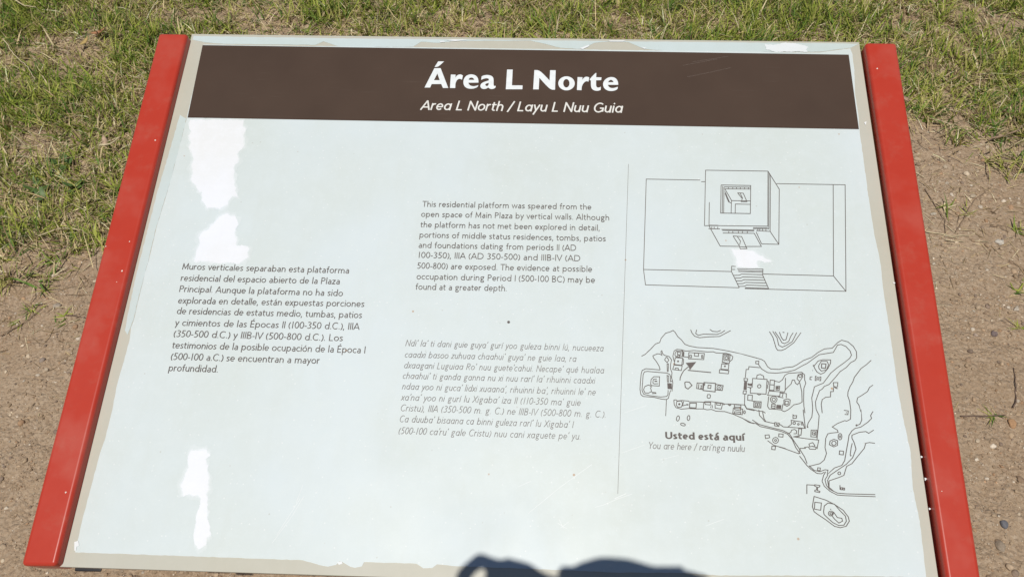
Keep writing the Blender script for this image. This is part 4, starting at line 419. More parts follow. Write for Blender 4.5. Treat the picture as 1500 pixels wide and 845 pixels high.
# long stray straws and runners over the whole lawn edge
n = 520
x = RNG.uniform(-2.2, 2.2, n); y = RNG.uniform(.2, 2.2, n); k = cover(x, y) > .02; x, y = x[k], y[k]; n = len(x)
parts.append(blades(np.stack([x, y, ground_z(x, y) + RNG.uniform(.006, .025, n)], 1), RNG.uniform(0, 6.28, n), RNG.uniform(.0, .5, n), RNG.uniform(.07, .15, n), RNG.uniform(.0018, .0034, n), RNG.uniform(.02, .3, n), RNG.normal(0, .3, n), pick(STRAW * 1.12, n), 3))
v, f, s, t = merge(parts)
tag(mesh_np('grass', v, f, s, M_GRASS, tint=t), 'short worn lawn of green and straw coloured grass behind the sign', 'grass', kind='stuff')

# scattered dry litter on the bare soil
n = 16000
x = RNG.uniform(-2.3, 2.3, n); y = RNG.uniform(-.6, 1.2, n)
near = np.clip(1 - np.abs(y - np.interp(x, [-2, -1, 1, 2], [.5, .45, .78, .74])) / .36, .012, 1)
k = RNG.random(n) < near * (1 - cover(x, y)); x, y = x[k], y[k]; n = len(x)
v, f, s, t = blades(np.stack([x, y, ground_z(x, y) + .0015], 1), RNG.uniform(0, 6.28, n), RNG.uniform(-.05, .12, n), RNG.uniform(.012, .055, n), RNG.uniform(.0010, .0028, n), RNG.uniform(0, .12, n), RNG.normal(0, .3, n), pick(STRAW * .9, n), 3)
tag(mesh_np('dry_litter', v, f, s, M_GRASS, tint=t), 'bits of dry straw scattered over the bare soil', 'litter', kind='stuff')

# ------------------------------------------------------------------ gravel
def ico_verts(sub, seed):
    bm = bmesh.new(); bmesh.ops.create_icosphere(bm, subdivisions=sub, radius=1)
    bm.verts.ensure_lookup_table()
    v = np.array([q.co[:] for q in bm.verts]); f = np.array([[q.index for q in p.verts] for p in bm.faces]); bm.free()
    r = np.random.default_rng(seed)
    k = r.normal(0, 1, (5, 3)); a = r.uniform(-.2, .2, 5)
    d = 1 + sum(a[i] * np.sin(v @ k[i] * 1.7 + i) for i in range(5))
    # a few flat knocks
    for i in range(5):
        nrm = r.normal(0, 1, 3); nrm /= np.linalg.norm(nrm)
        h = v @ nrm; lim = r.uniform(.6, .85)
        v = np.where((h > lim)[:, None], v - nrm * (h - lim)[:, None] * .85, v)
    return v * d[:, None], f
TPL = [ico_verts(2, 60 + i) for i in range(7)]
TPL1 = [ico_verts(1, 160 + i) for i in range(5)]
PEBC = np.array([(.43, .31, .20), (.46, .345, .23), (.40, .285, .185), (.44, .32, .21), (.54, .44, .32), (.32, .225, .15), (.27, .20, .15), (.46, .35, .24), (.62, .53, .42), (.43, .275, .165), (.41, .30, .195), (.48, .36, .245)])
def pebbles(x, y, size, tint, tpl):
    parts = []
    idx = RNG.integers(0, len(tpl), len(x))
    for t, (tv, tf) in enumerate(tpl):
        k = np.where(idx == t)[0]; n = len(k)
        if n == 0: continue
        a = RNG.uniform(0, 6.28, n); ca, sa = np.cos(a), np.sin(a)
        sc = size[k][:, None] * np.stack([RNG.uniform(.8, 1.35, n), RNG.uniform(.7, 1.0, n), RNG.uniform(.45, .8, n)], 1)
        P = tv[None] * sc[:, None, :]
        Q = np.stack([P[..., 0] * ca[:, None] - P[..., 1] * sa[:, None], P[..., 0] * sa[:, None] + P[..., 1] * ca[:, None], P[..., 2]], 2)
        Q[..., 0] += x[k][:, None]; Q[..., 1] += y[k][:, None]; Q[..., 2] += (ground_z(x[k], y[k]) + sc[:, 2] * .22)[:, None]
        nv = len(tv)
        parts.append((Q.reshape(-1, 3), (tf[None] + (np.arange(n) * nv)[:, None, None]).ravel(), np.full(n * len(tf), 3), np.repeat(tint[k], nv, 0)))
    return merge(parts)
n = 80000
x = RNG.uniform(-2.3, 2.3, n); y = RNG.uniform(-.65, 1.9, n)
k = (RNG.random(n) < (1 - cover(x, y) * .93)) & (RNG.random(n) < .25 + 1.2 * np.clip(fbm(x * 5, y * 5, 77) - .25, 0, 1)); x, y = x[k], y[k]; n = len(x)
size = np.clip(RNG.lognormal(math.log(.0017), .66, n), .0008, .0080)
tc_ = pick(PEBC, n, .12); sm = size < .0021
v, f, s, t = merge([pebbles(x[~sm], y[~sm], size[~sm], tc_[~sm], TPL), pebbles(x[sm], y[sm], size[sm], tc_[sm], TPL1)])
# crumbs of the same soil, densest in the trodden strips either side of the sign
cx_ = []; cy_ = []
for (a0, a1, b0, b1, nn) in ((-1.75, -.5, -.45, .80, 62000), (.55, 1.75, -.40, 1.05, 62000)):
    qx = RNG.uniform(a0, a1, nn); qy = RNG.uniform(b0, b1, nn)
    kk = RNG.random(nn) < (.25 + 1.5 * np.clip(fbm(qx * 7, qy * 7, 91) - .25, 0, 1)) * (1 - .8 * cover(qx, qy)); cx_.append(qx[kk]); cy_.append(qy[kk])
cx_ = np.concatenate(cx_); cy_ = np.concatenate(cy_)
cs_ = np.clip(RNG.lognormal(math.log(.00115), .45, len(cx_)), .0005, .0032)
mx_ = []; my_ = []
for (a0, a1, b0, b1, nn) in ((-1.75, -.6, -.45, .75, 1500), (.6, 1.75, -.40, 1.0, 3600)):
    qx = RNG.uniform(a0, a1, nn); qy = RNG.uniform(b0, b1, nn)
    kk = RNG.random(nn) < np.clip(2.4 * (fbm(qx * 6, qy * 6, 123) - .36), .06, 1) * (1 - .9 * cover(qx, qy)); mx_.append(qx[kk]); my_.append(qy[kk])
mx_ = np.concatenate(mx_); my_ = np.concatenate(my_)
ms_ = np.clip(RNG.lognormal(math.log(.0031), .34, len(mx_)), .0018, .0068)
v, f, s, t = merge([(v, f, s, t), pebbles(mx_, my_, ms_, pick(PEBC * 1.06, len(mx_), .14), TPL)])
v, f, s, t = merge([(v, f, s, t), pebbles(cx_, cy_, cs_, pick(PEBC * .98, len(cx_), .16), TPL1)])
tag(mesh_np('gravel', v, f, s, M_PEB, tint=t), 'fine tan gravel and grit strewn over the bare soil', 'gravel', kind='stuff')

# ------------------------------------------------------------------ the sign
SIGN = empty('information_sign', (0, 0, 0))
tag(SIGN, 'tilted white archaeological information board with brown title band between two red metal side rails', 'information sign')

def prism(quad, h_top, h_bot, bevel=0, seg=4, only_top=False):
    bm = bmesh.new()
    top = [bm.verts.new(face(u, v, h_top)) for u, v in quad]
    bot = [bm.verts.new(face(u, v, h_bot)) for u, v in quad]
    n = len(quad)
    bm.faces.new(top[::-1]); bm.faces.new(bot)
    for i in range(n): bm.faces.new([top[i], top[(i + 1) % n], bot[(i + 1) % n], bot[i]])
    bmesh.ops.recalc_face_normals(bm, faces=bm.faces)
    if bevel:
        bmesh.ops.bevel(bm, geom=list(bm.edges), offset=bevel * .001, segments=seg, profile=.5, affect='EDGES')
    return bm

def smooth_wn(o):
    o.data.polygons.foreach_set('use_smooth', [True] * len(o.data.polygons))
    m = o.modifiers.new('weighted', 'WEIGHTED_NORMAL'); m.keep_sharp = False; m.weight = 100
    return o

BH = D_H * 1000
board = obj_bm('board', prism([D_BOARD[0], (1079.0, -1.2), (1077.0, D_BOARD[2][1]), D_BOARD[3]], 0, -11, .8, 2), M_FRAME, SIGN)
smooth_wn(board)

def flat(poly, h):
    """flat polygon lying on the board's face, triangulated"""
    bm = bmesh.new(); vs = [bm.verts.new(face(u, v, h)) for u, v in poly]
    for tri in tessellate_polygon([[Vector((u, v, 0)) for u, v in poly]]):
        try:
            fc = bm.faces.new([vs[i] for i in tri]); fc.normal_update()
            if fc.normal.dot(NX) < 0: fc.normal_flip()
        except ValueError: pass
    return bm

def jag(poly, amp, step, seed=0):
    """torn edge: subdivide an outline and push its points in and out"""
    r = random.Random(seed); out = []
    n = len(poly)
    for i in range(n):
        a = Vector(poly[i]); b = Vector(poly[(i + 1) % n]); d = b - a; L = d.length
        if L < 1e-6: continue
        nrm = Vector((-d.y, d.x)) / L; k = max(1, int(L / step))
        for j in range(k):
            t = j / k; e = 0 if j == 0 else r.uniform(-amp, amp)
            out.append(tuple(a + d * t + nrm * e))
    return out

obj_bm('border_film', flat(jag(D_STRIP, .35, 6, 1), .25), M_STRIP, board)
obj_bm('border_film', flat(jag(D_LEFTSTRIP, .5, 5, 2), .25), M_STRIP, board)
film = obj_bm('printed_film', flat(jag(D_FILM, .35, 5, 3), .5), M_FILM, board)
def addto(dst, src):
    me = bpy.data.meshes.new('t'); src.to_mesh(me); src.free(); dst.from_mesh(me); bpy.data.meshes.remove(me)
def swell(poly, d):
    cx = sum(q[0] for q in poly) / len(poly); cy = sum(q[1] for q in poly) / len(poly)
    return [(x + d * (x - cx) / (math.hypot(x - cx, y - cy) + 1e-6), y + d * (y - cy) / (math.hypot(x - cx, y - cy) + 1e-6)) for x, y in poly]
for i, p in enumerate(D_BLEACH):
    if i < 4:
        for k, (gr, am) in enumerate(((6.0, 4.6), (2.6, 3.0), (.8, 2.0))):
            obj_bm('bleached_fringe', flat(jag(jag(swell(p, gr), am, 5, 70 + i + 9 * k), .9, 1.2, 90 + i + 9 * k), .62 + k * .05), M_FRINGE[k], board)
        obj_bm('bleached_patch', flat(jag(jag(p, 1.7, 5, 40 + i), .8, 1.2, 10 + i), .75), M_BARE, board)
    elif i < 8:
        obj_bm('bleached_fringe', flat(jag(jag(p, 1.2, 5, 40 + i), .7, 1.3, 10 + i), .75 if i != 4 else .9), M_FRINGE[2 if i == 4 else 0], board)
obj_bm('header_band', flat(D_BAND, .8), M_BAND, board)
for i, p in enumerate(D_FLAKES): obj_bm('film_flake', flat(p, 1.1), M_SCR, board)

# ---- strokes: a pen line on the face, mitred; each stroke a hair above the one before
def stroke(bm, pts, w, h, closed=False, wy=None):
    """pts in mm; w pen width (mm), wy vertical pen width"""
    wy = w if wy is None else wy
    P = [Vector(p) for p in pts]
    Q = [P[0]]
    for p in P[1:]:
        if (p - Q[-1]).length > 1e-4: Q.append(p)
    if closed and (Q[0] - Q[-1]).length < 1e-4: Q.pop()
    n = len(Q)
    if n < 2: return
    L = []; Rr = []
    for i in range(n):
        a = Q[i - 1] if (i > 0 or closed) else None
        b = Q[(i + 1) % n] if (i < n - 1 or closed) else None
        d0 = (Q[i] - a).normalized() if a is not None else None
        d1 = (b - Q[i]).normalized() if b is not None else None
        if d0 is None: d0 = d1
        if d1 is None: d1 = d0
        n0 = Vector((-d0.y, d0.x)); n1 = Vector((-d1.y, d1.x))
        m = n0 + n1
        if m.length < 1e-3: m = n0
        m.normalize(); k = 1 / max(.45, m.dot(n0))
        off = Vector((m.x * w * .5, m.y * wy * .5)) * k
        L.append(Q[i] + off); Rr.append(Q[i] - off)
    vl = [bm.verts.new(face(p.x, p.y, h)) for p in L]; vr = [bm.verts.new(face(p.x, p.y, h)) for p in Rr]
    for i in range(n if closed else n - 1):
        j = (i + 1) % n
        fc = bm.faces.new([vl[i], vl[j], vr[j], vr[i]]); fc.normal_update()
        if fc.normal.dot(NX) < 0: fc.normal_flip()

def drawing(name, polys, width, mat, h0):
    bm = bmesh.new()
    for i, (w, mode, *pts) in enumerate(polys):
        h = h0 + (i % 25) * .012
        if mode == 2: addto(bm, flat(pts, h))
        else: stroke(bm, pts, width * w, h, mode == 1)
    return obj_bm(name, bm, mat, board)
drawing('platform_drawing', D_DIAGRAM, .9, M_INK, 1.0)
drawing('site_map', D_MAP, .98, M_INK, 1.0)
bmx = bmesh.new(); stroke(bmx, D_DIVIDER, .45, 1.0)
addto(bmx, flat([(D_BULLET[0] + 2.0 * math.cos(a * .524), D_BULLET[1] + 2.0 * math.sin(a * .524)) for a in range(12)], 1.0))
obj_bm('divider_line', bmx, M_INK, board)
for i, p in enumerate(D_SCRATCH):
    bmx = bmesh.new(); stroke(bmx, p, .28 if i in (15, 16, 17) else (.42 if i not in (4,) else .7), (.58 if i not in (15, 16, 17) else .86) + i * .004)
    obj_bm('scratch', bmx, M_SCRD if i in (15, 16, 17) else M_SCR, board)

# ---- lettering: a humanist sans drawn with a pen
def arc(cx, cy, rx, ry, a0, a1, n=None):
    n = n or max(4, int(abs(a1 - a0) / 20))
    return [(cx + rx * math.cos(math.radians(a0 + (a1 - a0) * i / n)), cy + ry * math.sin(math.radians(a0 + (a1 - a0) * i / n))) for i in range(n + 1)]

def crom(pts, n=5):
    out = []
    P = [pts[0]] + list(pts) + [pts[-1]]
    for i in range(1, len(P) - 2):
        p0, p1, p2, p3 = P[i - 1], P[i], P[i + 1], P[i + 2]
        for j in range(n):
            t = j / n
            out.append(tuple(.5 * (2 * p1[k] + (p2[k] - p0[k]) * t + (2 * p0[k] - 5 * p1[k] + 4 * p2[k] - p3[k]) * t * t + (3 * p1[k] - p0[k] - 3 * p2[k] + p3[k]) * t ** 3) for k in (0, 1)))
    out.append(pts[-1]); return out

class Pen:
    def __init__(s, w, v, X, cap=.68, asc=.70, desc=-.215, italic=False, space=.29, track=.82):
        s.w, s.v, s.X, s.cap, s.asc, s.desc, s.it, s.space, s.track = w, v, X, cap, asc, desc, italic, space, track
    def glyph(s, ch):
        w, v, X, Cp, A, D = s.w, s.v, s.X, s.cap, s.asc, s.desc
        x, y = w / 2, v / 2; g = (w - .08) * 1.15
        acc = {'á': 'a', 'é': 'e', 'í': 'ı', 'ó': 'o', 'ú': 'u', 'É': 'E', 'Á': 'A'}
        if ch in acc:
            W, st, sb = s.glyph(acc[ch])
            top = Cp if ch in 'ÉÁ' else X
            if ch == 'í': W2 = W
            mx = W * .5 + (.02 if ch != 'í' else .0)
            st = st + [('acc', [(mx - .045 - g * .25, top + .045), (mx + .085 + g * .9, top + .175 + g * .35)])]
            return W, st, sb
        S = []
        def ln(*p): S.append((0, list(p)))
        def cl(p): S.append((1, p[:-1] if p[0] == p[-1] else p))
        def fill(p): S.append((2, p))
        def dot(cx, cy, r=None):
            r = r or w * .58
            fill([(cx + r * math.cos(a * .785), cy + r * math.sin(a * .785)) for a in range(8)])
        sb = .075; W = .4
        bowl = lambda cx, W_, X_=X: arc(cx, X_ / 2, W_, X_ / 2 - y, 0, 360, 18)
        if ch == ' ': return s.space, [], 0
        if ch == 'o': W = .50 + g * .45; sb = .045; cl(bowl(W / 2, W / 2 - x))
        elif ch == 'c': W = .40 + g * .9; sb = .045; ln(*[(min(p[0], W), p[1]) for p in arc(.25 + g / 2, X / 2, .25 + g / 2 - x, X / 2 - y, 48, 312, 14)])
        elif ch == 'e': W = .46 + g * .5; sb = .045; ln(*arc(W / 2, X / 2, W / 2 - x, X / 2 - y, -2, 318 - g * 60, 18)); ln((x, X * .49), (W - x, X * .49))
        elif ch == 'a' and not s.it:
            W = .38 + g
            ln((W - x, 0), (W - x, X * .62), *arc(W - x - (W - w) * .46, X * .62, (W - w) * .46, X * .38 - y, 20, 140, 7))
            ln((W - x, X * .58), (W * .52, X * .555), *arc(W * .48, X * .29, W * .48 - x, X * .265 - y * .3, 95, 265, 9), (W * .62, y + .01), (W - x, X * .22))
        elif ch in 'adqgb' and (s.it or ch in 'dqb'):
            W = .47 + g
            if ch == 'g': pass
            if ch == 'b': ln((x, 0), (x, A)); cl(bowl(W / 2, W / 2 - x))
            elif ch != 'g': cl(bowl(W / 2, W / 2 - x)); ln((W - x, D if ch == 'q' else 0), (W - x, A if ch == 'd' else X))
            if ch == 'g':
                W = .44 + g; cl(arc(W * .46, X * .66, W * .36 - x * .4, X * .34 - y, 0, 360, 14)); ln((W * .6, X - y), (W, X - y))
                ln((W * .3, X * .36), (W * .17, X * .2), (W * .3, X * .08), (W * .7, X * .05), *arc(W * .55, -.085, W * .45 - x, .085, 60, -200, 12), (W * .3, X * .05))
        elif ch == 'g':
            W = .44 + g; cl(arc(W * .46, X * .66, W * .40 - x * .4, X * .34 - y, 0, 360, 14)); ln((W * .6, X - y), (W, X - y))
            ln((W * .3, X * .36), (W * .17, X * .2), (W * .3, X * .08), (W * .7, X * .05), *arc(W * .52, -.085, W * .48 - x, .095, 60, -200, 12), (W * .3, X * .05))
        elif ch == 'p': W = .47 + g; ln((x, D), (x, X)); cl(bowl(W / 2, W / 2 - x))
        elif ch in 'nh': W = .42 + g; ln((x, 0), (x, A if ch == 'h' else X)); ln((x, X * .5), *arc(W / 2, X - y - .17, W / 2 - x, .17, 165, 0, 9), (W - x, 0))
        elif ch == 'm':
            W = .70 + g * 1.6; h = W / 2; ln((x, 0), (x, X))
            ln((x, X * .5), *arc((x + h) / 2, X - y - .15, (h - x) / 2, .15, 165, 0, 8), (h, 0)); ln((h, X * .5), *arc((h + W - x) / 2, X - y - .15, (W - x - h) / 2, .15, 165, 0, 8), (W - x, 0))
        elif ch == 'u': W = .42 + g; ln((W - x, 0), (W - x, X)); ln((x, X), *arc(W / 2, y + .16, W / 2 - x, .16, 180, 345, 9), (W - x, X * .5))
        elif ch == 'r': W = .28 + g * .8; sb = .06; ln((x, 0), (x, X)); ln((x, X * .52), *arc(W * .78, X * .58, W * .78 - x, X * .42 - y, 170, 75, 6))
        elif ch in 'iıjl':
            W = w; ln((x, 0 if ch != 'j' else D), (x, A if ch == 'l' else X))
            if ch in 'ij': dot(x, X + .15)
        elif ch == 'f': W = .29 + g * .6; sb = .035; ln((.09 + x, 0), (.09 + x, A - .15), *arc(.09 + x + .12, A - .15, .12, .15 - y, 180, 70, 6)); ln((0, X - y), (W * .92, X - y))
        elif ch == 't': W = .30 + g * 1.0; sb = .04; ln((.07 + x, X + .13), (.07 + x, .15 + g * .1), *arc(.07 + x + .12 + g * .3, .13 + g * .1, .12 + g * .3, .13 + g * .1 - y, 180, 290, 6)); ln((0, X - y), (W, X - y))
        elif ch == 's': W = .33 + g * .8; sb = .05; ln(*crom([(W - x * .8, X * .83), (W * .56, X - y), (x, X * .76), (W * .42, X * .55), (W - x, X * .28), (W * .48, y), (x * .4, X * .14)]))
        elif ch == 'v': W = .44 + g; sb = .01; ln((x * .9, X), (W / 2, y * .8), (W - x * .9, X))
        elif ch == 'y': W = .44 + g; sb = .01; ln((x * .9, X), (W / 2, y * 2)); ln((W - x * .9, X), (W * .24, D))
        elif ch == 'w': W = .70 + g * 1.4; sb = .01; ln((x * .9, X), (W * .27, y), (W * .5, X * .95), (W * .73, y), (W - x * .9, X))
        elif ch == 'x': W = .42 + g; sb = .015; ln((x, 0), (W - x, X)); ln((x, X), (W - x, 0))
        elif ch == 'z': W = .39 + g; sb = .03; ln((.02, X - y), (W - x * 1.3, X - y), (x * 1.3, y), (W, y))
        elif ch == 'k': W = .42 + g; ln((x, 0), (x, A)); ln((W - x, X), (w, X * .5), (W - x, 0))
        elif ch == 'A': W = .66 + g; sb = .0; ln((x * .9, 0), (W / 2, Cp - y * .4)); ln((W - x * .9, 0), (W / 2, Cp - y * .4)); ln((W * .2, Cp * .3), (W * .8, Cp * .3))
        elif ch == 'B': W = .46 + g; ln((x, 0), (x, Cp)); ln((x, Cp - y), *arc(W * .55, Cp * .75, W * .36 - x, Cp * .25 - y, 90, -90, 8), (x, Cp * .5 + y)); ln((x, Cp * .5), *arc(W * .55, Cp * .26, W * .45 - x, Cp * .26 - y, 90, -90, 8), (x, y))
        elif ch in 'CG':
            W = (.60 if ch == 'C' else .66) + g; sb = .045
            a = arc(.35 + g / 2, Cp / 2, .35 + g / 2 - x, Cp / 2 - y * .8, 48, 312 if ch == 'C' else 325, 16); ln(*[(min(p[0], W), p[1]) for p in a])
            if ch == 'G': ln((W - x, .06), (W - x, Cp * .47)); ln((W * .6, Cp * .44), (W, Cp * .44))
        elif ch == 'D': W = .64 + g; ln((x, 0), (x, Cp)); ln((x, Cp - y), *arc(W * .42, Cp / 2, W * .58 - x, Cp / 2 - y, 90, -90, 12), (x, y))
        elif ch == 'E': W = .41 + g * .8; ln((x, 0), (x, Cp)); [ln((x, q), (W - k_, q)) for q, k_ in ((Cp - y, .01), (Cp * .51, .04), (y, 0))]
        elif ch == 'I': W = w; ln((x, 0), (x, Cp))
        elif ch == 'L': W = .39 + g * .8; ln((x, Cp), (x, y), (W, y))
        elif ch == 'M': W = .66 + g; ln((x * .9, 0), (x + .035, Cp)); ln((x + .03, Cp - y), (W / 2, .12), (W - x - .03, Cp - y)); ln((W - x * .9, 0), (W - x - .035, Cp))
        elif ch == 'N': W = .58 + g; ln((x, 0), (x, Cp)); ln((W - x, 0), (W - x, Cp)); ln((x, Cp - y * .7), (W - x, y * .7))
        elif ch == 'P': W = .44 + g; ln((x, 0), (x, Cp)); ln((x, Cp - y), *arc(W * .5, Cp * .72, W * .5 - x, Cp * .28 - y, 90, -90, 8), (x, Cp * .44 + y))
        elif ch == 'R': W = .50 + g; ln((x, 0), (x, Cp)); ln((x, Cp - y), *arc(W * .45, Cp * .73, W * .45 - x, Cp * .27 - y, 90, -90, 8), (x, Cp * .46 + y)); ln((W * .42, Cp * .48), (W - x * .6, 0))
        elif ch == 'T': W = .54 + g; sb = .01; ln((0, Cp - y), (W, Cp - y)); ln((W / 2, 0), (W / 2, Cp - y))
        elif ch == 'U': W = .58 + g; ln((x, Cp), *arc(W / 2, .25, W / 2 - x, .25 - y, 180, 360, 10), (W - x, Cp))
        elif ch == 'V': W = .62 + g; sb = .0; ln((x * .9, Cp), (W / 2, y), (W - x * .9, Cp))
        elif ch == 'X': W = .60 + g; sb = .01; ln((x, 0), (W - x, Cp)); ln((x, Cp), (W - x, 0))
        elif ch == 'Y': W = .58 + g; sb = .0; ln((x * .9, Cp), (W / 2, Cp * .45), (W - x * .9, Cp)); ln((W / 2, 0), (W / 2, Cp * .45))
        elif ch == '0': W = .46; sb = .035; cl(arc(W / 2, Cp / 2, W / 2 - x, Cp / 2 - y, 0, 360, 18))
        elif ch == '1': W = w; sb = .17; ln((x, 0), (x, Cp))
        elif ch == '3': W = .40; sb = .06; ln(*crom([(.03, Cp * .91), (W * .5, Cp - y), (W * .86, Cp * .77), (W * .42, Cp * .54)])); ln(*crom([(W * .42, Cp * .54), (W - x, Cp * .29), (W * .5, y), (.01, Cp * .09)]))
        elif ch == '5': W = .40; sb = .06; ln((W * .92, Cp - y), (W * .25, Cp - y), (W * .19, Cp * .56), *crom([(W * .45, Cp * .60), (W - x, Cp * .32), (W * .5, y), (.01, Cp * .08)]))
        elif ch == '8': W = .44; sb = .045; cl(arc(W / 2, Cp * .76, W * .38 - x, Cp * .24 - y, 0, 360, 14)); cl(arc(W / 2, Cp * .27, W * .5 - x, Cp * .27 - y, 0, 360, 14))
        elif ch == '.': W = w * 1.1; dot(W / 2, w * .58)
        elif ch == ',': W = w * 1.1; ln((W * .6, w), (W * .1, -.11))
        elif ch == '-': W = .22; sb = .05; ln((0, X * .52), (W, X * .52))
        elif ch == '/': W = .30; sb = .03; ln((0, -.06), (W, A))
        elif ch == '(': W = .19; sb = .05; ln(*arc(.45, .27, .43, .44, 132, 228, 8))
        elif ch == ')': W = .19; sb = .05; ln(*[(.19 - p[0], p[1]) for p in arc(.45, .27, .43, .44, 132, 228, 8)])
        elif ch in "’'": W = .10; sb = .04; ln((.075, A), (.03, A - .17))
        elif ch == '´': W = .14; sb = .06; ln((.02, X + .06), (.12, X + .18))
        else: raise ValueError(ch)
        return W, S, sb

STYLES = {  # pen, em (mm), slant, material
    'spanish':  (Pen(.078, .072, .455), 14.8, 0, M_INK),
    'english':  (Pen(.078, .072, .455), 14.0, 0, M_INK),
    'zapotec':  (Pen(.064, .058, .455, italic=True, space=.36, track=1.0), 13.4, .19, M_INKL),
    'title':    (Pen(.205, .140, .505, desc=-.2, space=.33, track=.55), 51.0, 0, M_WHITEINK),
    'subtitle': (Pen(.098, .086, .48, italic=True, space=.30, track=.6), 26.5, .19, M_CREAMINK),
    'here':     (Pen(.185, .125, .49, track=.6), 13.6, 0, M_INK),
    'youare':   (Pen(.074, .066, .46, italic=True, space=.34), 13.2, .19, M_INKL),
}
PARTN = {'spanish': 'spanish_paragraph', 'english': 'english_paragraph', 'zapotec': 'zapotec_paragraph', 'title': 'title_lettering', 'subtitle': 'subtitle_lettering', 'here': 'map_caption', 'youare': 'map_caption'}
TB = {}
HS = {}
for block, text, u0, v0, u1, v1 in D_TXT:
    pen, em, slant, mat = STYLES[block]
    bm = TB.setdefault(block, bmesh.new())
    # natural layout in em
    xcur = 0; lay = []
    for i, ch in enumerate(text):
        W, S, sb = pen.glyph(ch)
        if i: xcur += sb * pen.track
        lay.append((xcur, S)); last = xcur + W; xcur += W + sb * pen.track
    L = math.hypot(u1 - u0, v1 - v0); sx = L / last
    HS.setdefault(block, []).append(sx / em)
    ex = Vector(((u1 - u0) / L, (v1 - v0) / L)); ey = Vector((0, -1))
    k = 0
    for x0, S in lay:
        for mode, pts in S:
            h = 1.15 + (k % 16) * .012; k += 1
            Q = [tuple(Vector((u0, v0)) + ex * ((x0 + px) * sx + py * slant * em) + ey * (py * em)) for px, py in pts]
            wx = pen.w * (sx * .5 + em * .5); wy = pen.v * em
            if mode == 2: addto(bm, flat(Q, h))
            elif mode == 'acc': stroke(bm, Q, wx * .85, h, False, wx * .7)
            else: stroke(bm, Q, wx, h, mode == 1, wy)
def soften(poly, it=2):
    """round the gentle bends of a traced outline, keep its sharp corners"""
    for _ in range(it):
        out = []; n = len(poly)
        for i in range(n):
            a, b, c = Vector(poly[i - 1]), Vector(poly[i]), Vector(poly[(i + 1) % n])
            if (b - a).angle(c - b, 0) > .95: out.append(tuple(b))
            else: out += [tuple(b.lerp(a, .25)), tuple(b.lerp(c, .25))]
        poly = out
    return poly
bm = TB['title'] = bmesh.new()
for rings in D_TITLE:
    R_ = [soften(r) for r in rings]; allp = [p for r in R_ for p in r]
    vs = [bm.verts.new(face(u, v, 1.2)) for u, v in allp]
    for tri in tessellate_polygon([[Vector((u, v, 0)) for u, v in r] for r in R_]):
        fc = bm.faces.new([vs[i] for i in tri]); fc.normal_update()
        if fc.normal.dot(NX) < 0: fc.normal_flip()
for b, bm in TB.items(): obj_bm(PARTN[b], bm, STYLES[b][3], board)
for b, q in HS.items(): print('TEXT', b, 'horizontal scale', [round(z, 2) for z in q])

# ---- red rails, frame and legs
qL = [(-48.0, 10.2), (.2, 10.4), (2.6, 834.0), (-42.0, 835.5)]
qR = [(1081.6, 11.0), (1129.5, 11.0), (1120.0, 836.0), (1080.0, 834.5)]
rails = []
for q in (qL, qR):
    r_ = obj_bm('side_rail', prism(q, 15, -32, 5.5, 5), M_RED, SIGN); smooth_wn(r_); rails.append(r_)
def chip(u, v, r, h, sd):
    rr = random.Random(sd)
    return flat([(u + r * rr.uniform(.7, 1.2) * math.cos(a * .7), v + r * rr.uniform(.7, 1.3) * math.sin(a * .7)) for a in range(9)], h)
for i, ((u, v), r_) in enumerate(D_CHIPS):
    u = min(u, -8) if u < 500 else max(u, 1090)
    obj_bm('paint_chip', chip(u, v, r_ * .72, 15.25, i), M_CHIP, rails[int(u > 500)])

def wbox(p0, p1, bev=0.0):
    bm = bmesh.new(); bmesh.ops.create_cube(bm, size=1)
    for v_ in bm.verts: v_.co = Vector([(p0[i] + p1[i]) / 2 + v_.co[i] * abs(p1[i] - p0[i]) for i in range(3)])
    if bev: bmesh.ops.bevel(bm, geom=list(bm.edges), offset=bev, segments=3, affect='EDGES')
    return bm
for v0 in (40, 770):     # cross members under the board, between the rails
    smooth_wn(obj_bm('cross_bar', prism([(4, v0), (1078, v0), (1078, v0 + 45), (4, v0 + 45)], -12.5, -31, 2, 2), M_RED, SIGN))
smooth_wn(obj_bm('front_bar', prism([(4, 812), (1078, 800), (1078, 817), (4, 829)], -12.5, -30, 2, 2), M_RED, SIGN))
for u in (-22, 1101):    # a post under each rail, on a foot plate
    c0 = face(u, 415, -30)
    leg = obj_bm('post', wbox((c0.x - .02, c0.y - .025, .006), (c0.x + .02, c0.y + .025, c0.z + .002), .003), M_RED, SIGN); smooth_wn(leg)
    obj_bm('foot_plate', wbox((c0.x - .07, c0.y - .07, -.02), (c0.x + .07, c0.y + .07, .008), .002), M_RED, leg)
br = obj_bm('bracket', prism([(10, 780), (47, 780), (46, 836.6), (12, 837.4)], -13.2, -16, 1.2, 2), M_BLACK, SIGN); smooth_wn(br)
print('CHECK faces', len(bpy.data.objects['site_map'].data.polygons))
# ------------------------------------------------------------------ single stones, tufts, weeds, leaves, twigs
def gpt(x, y, dz=0.0):
    return Vector((x, y, float(ground_z(np.array([x]), np.array([y]))[0]) + dz))

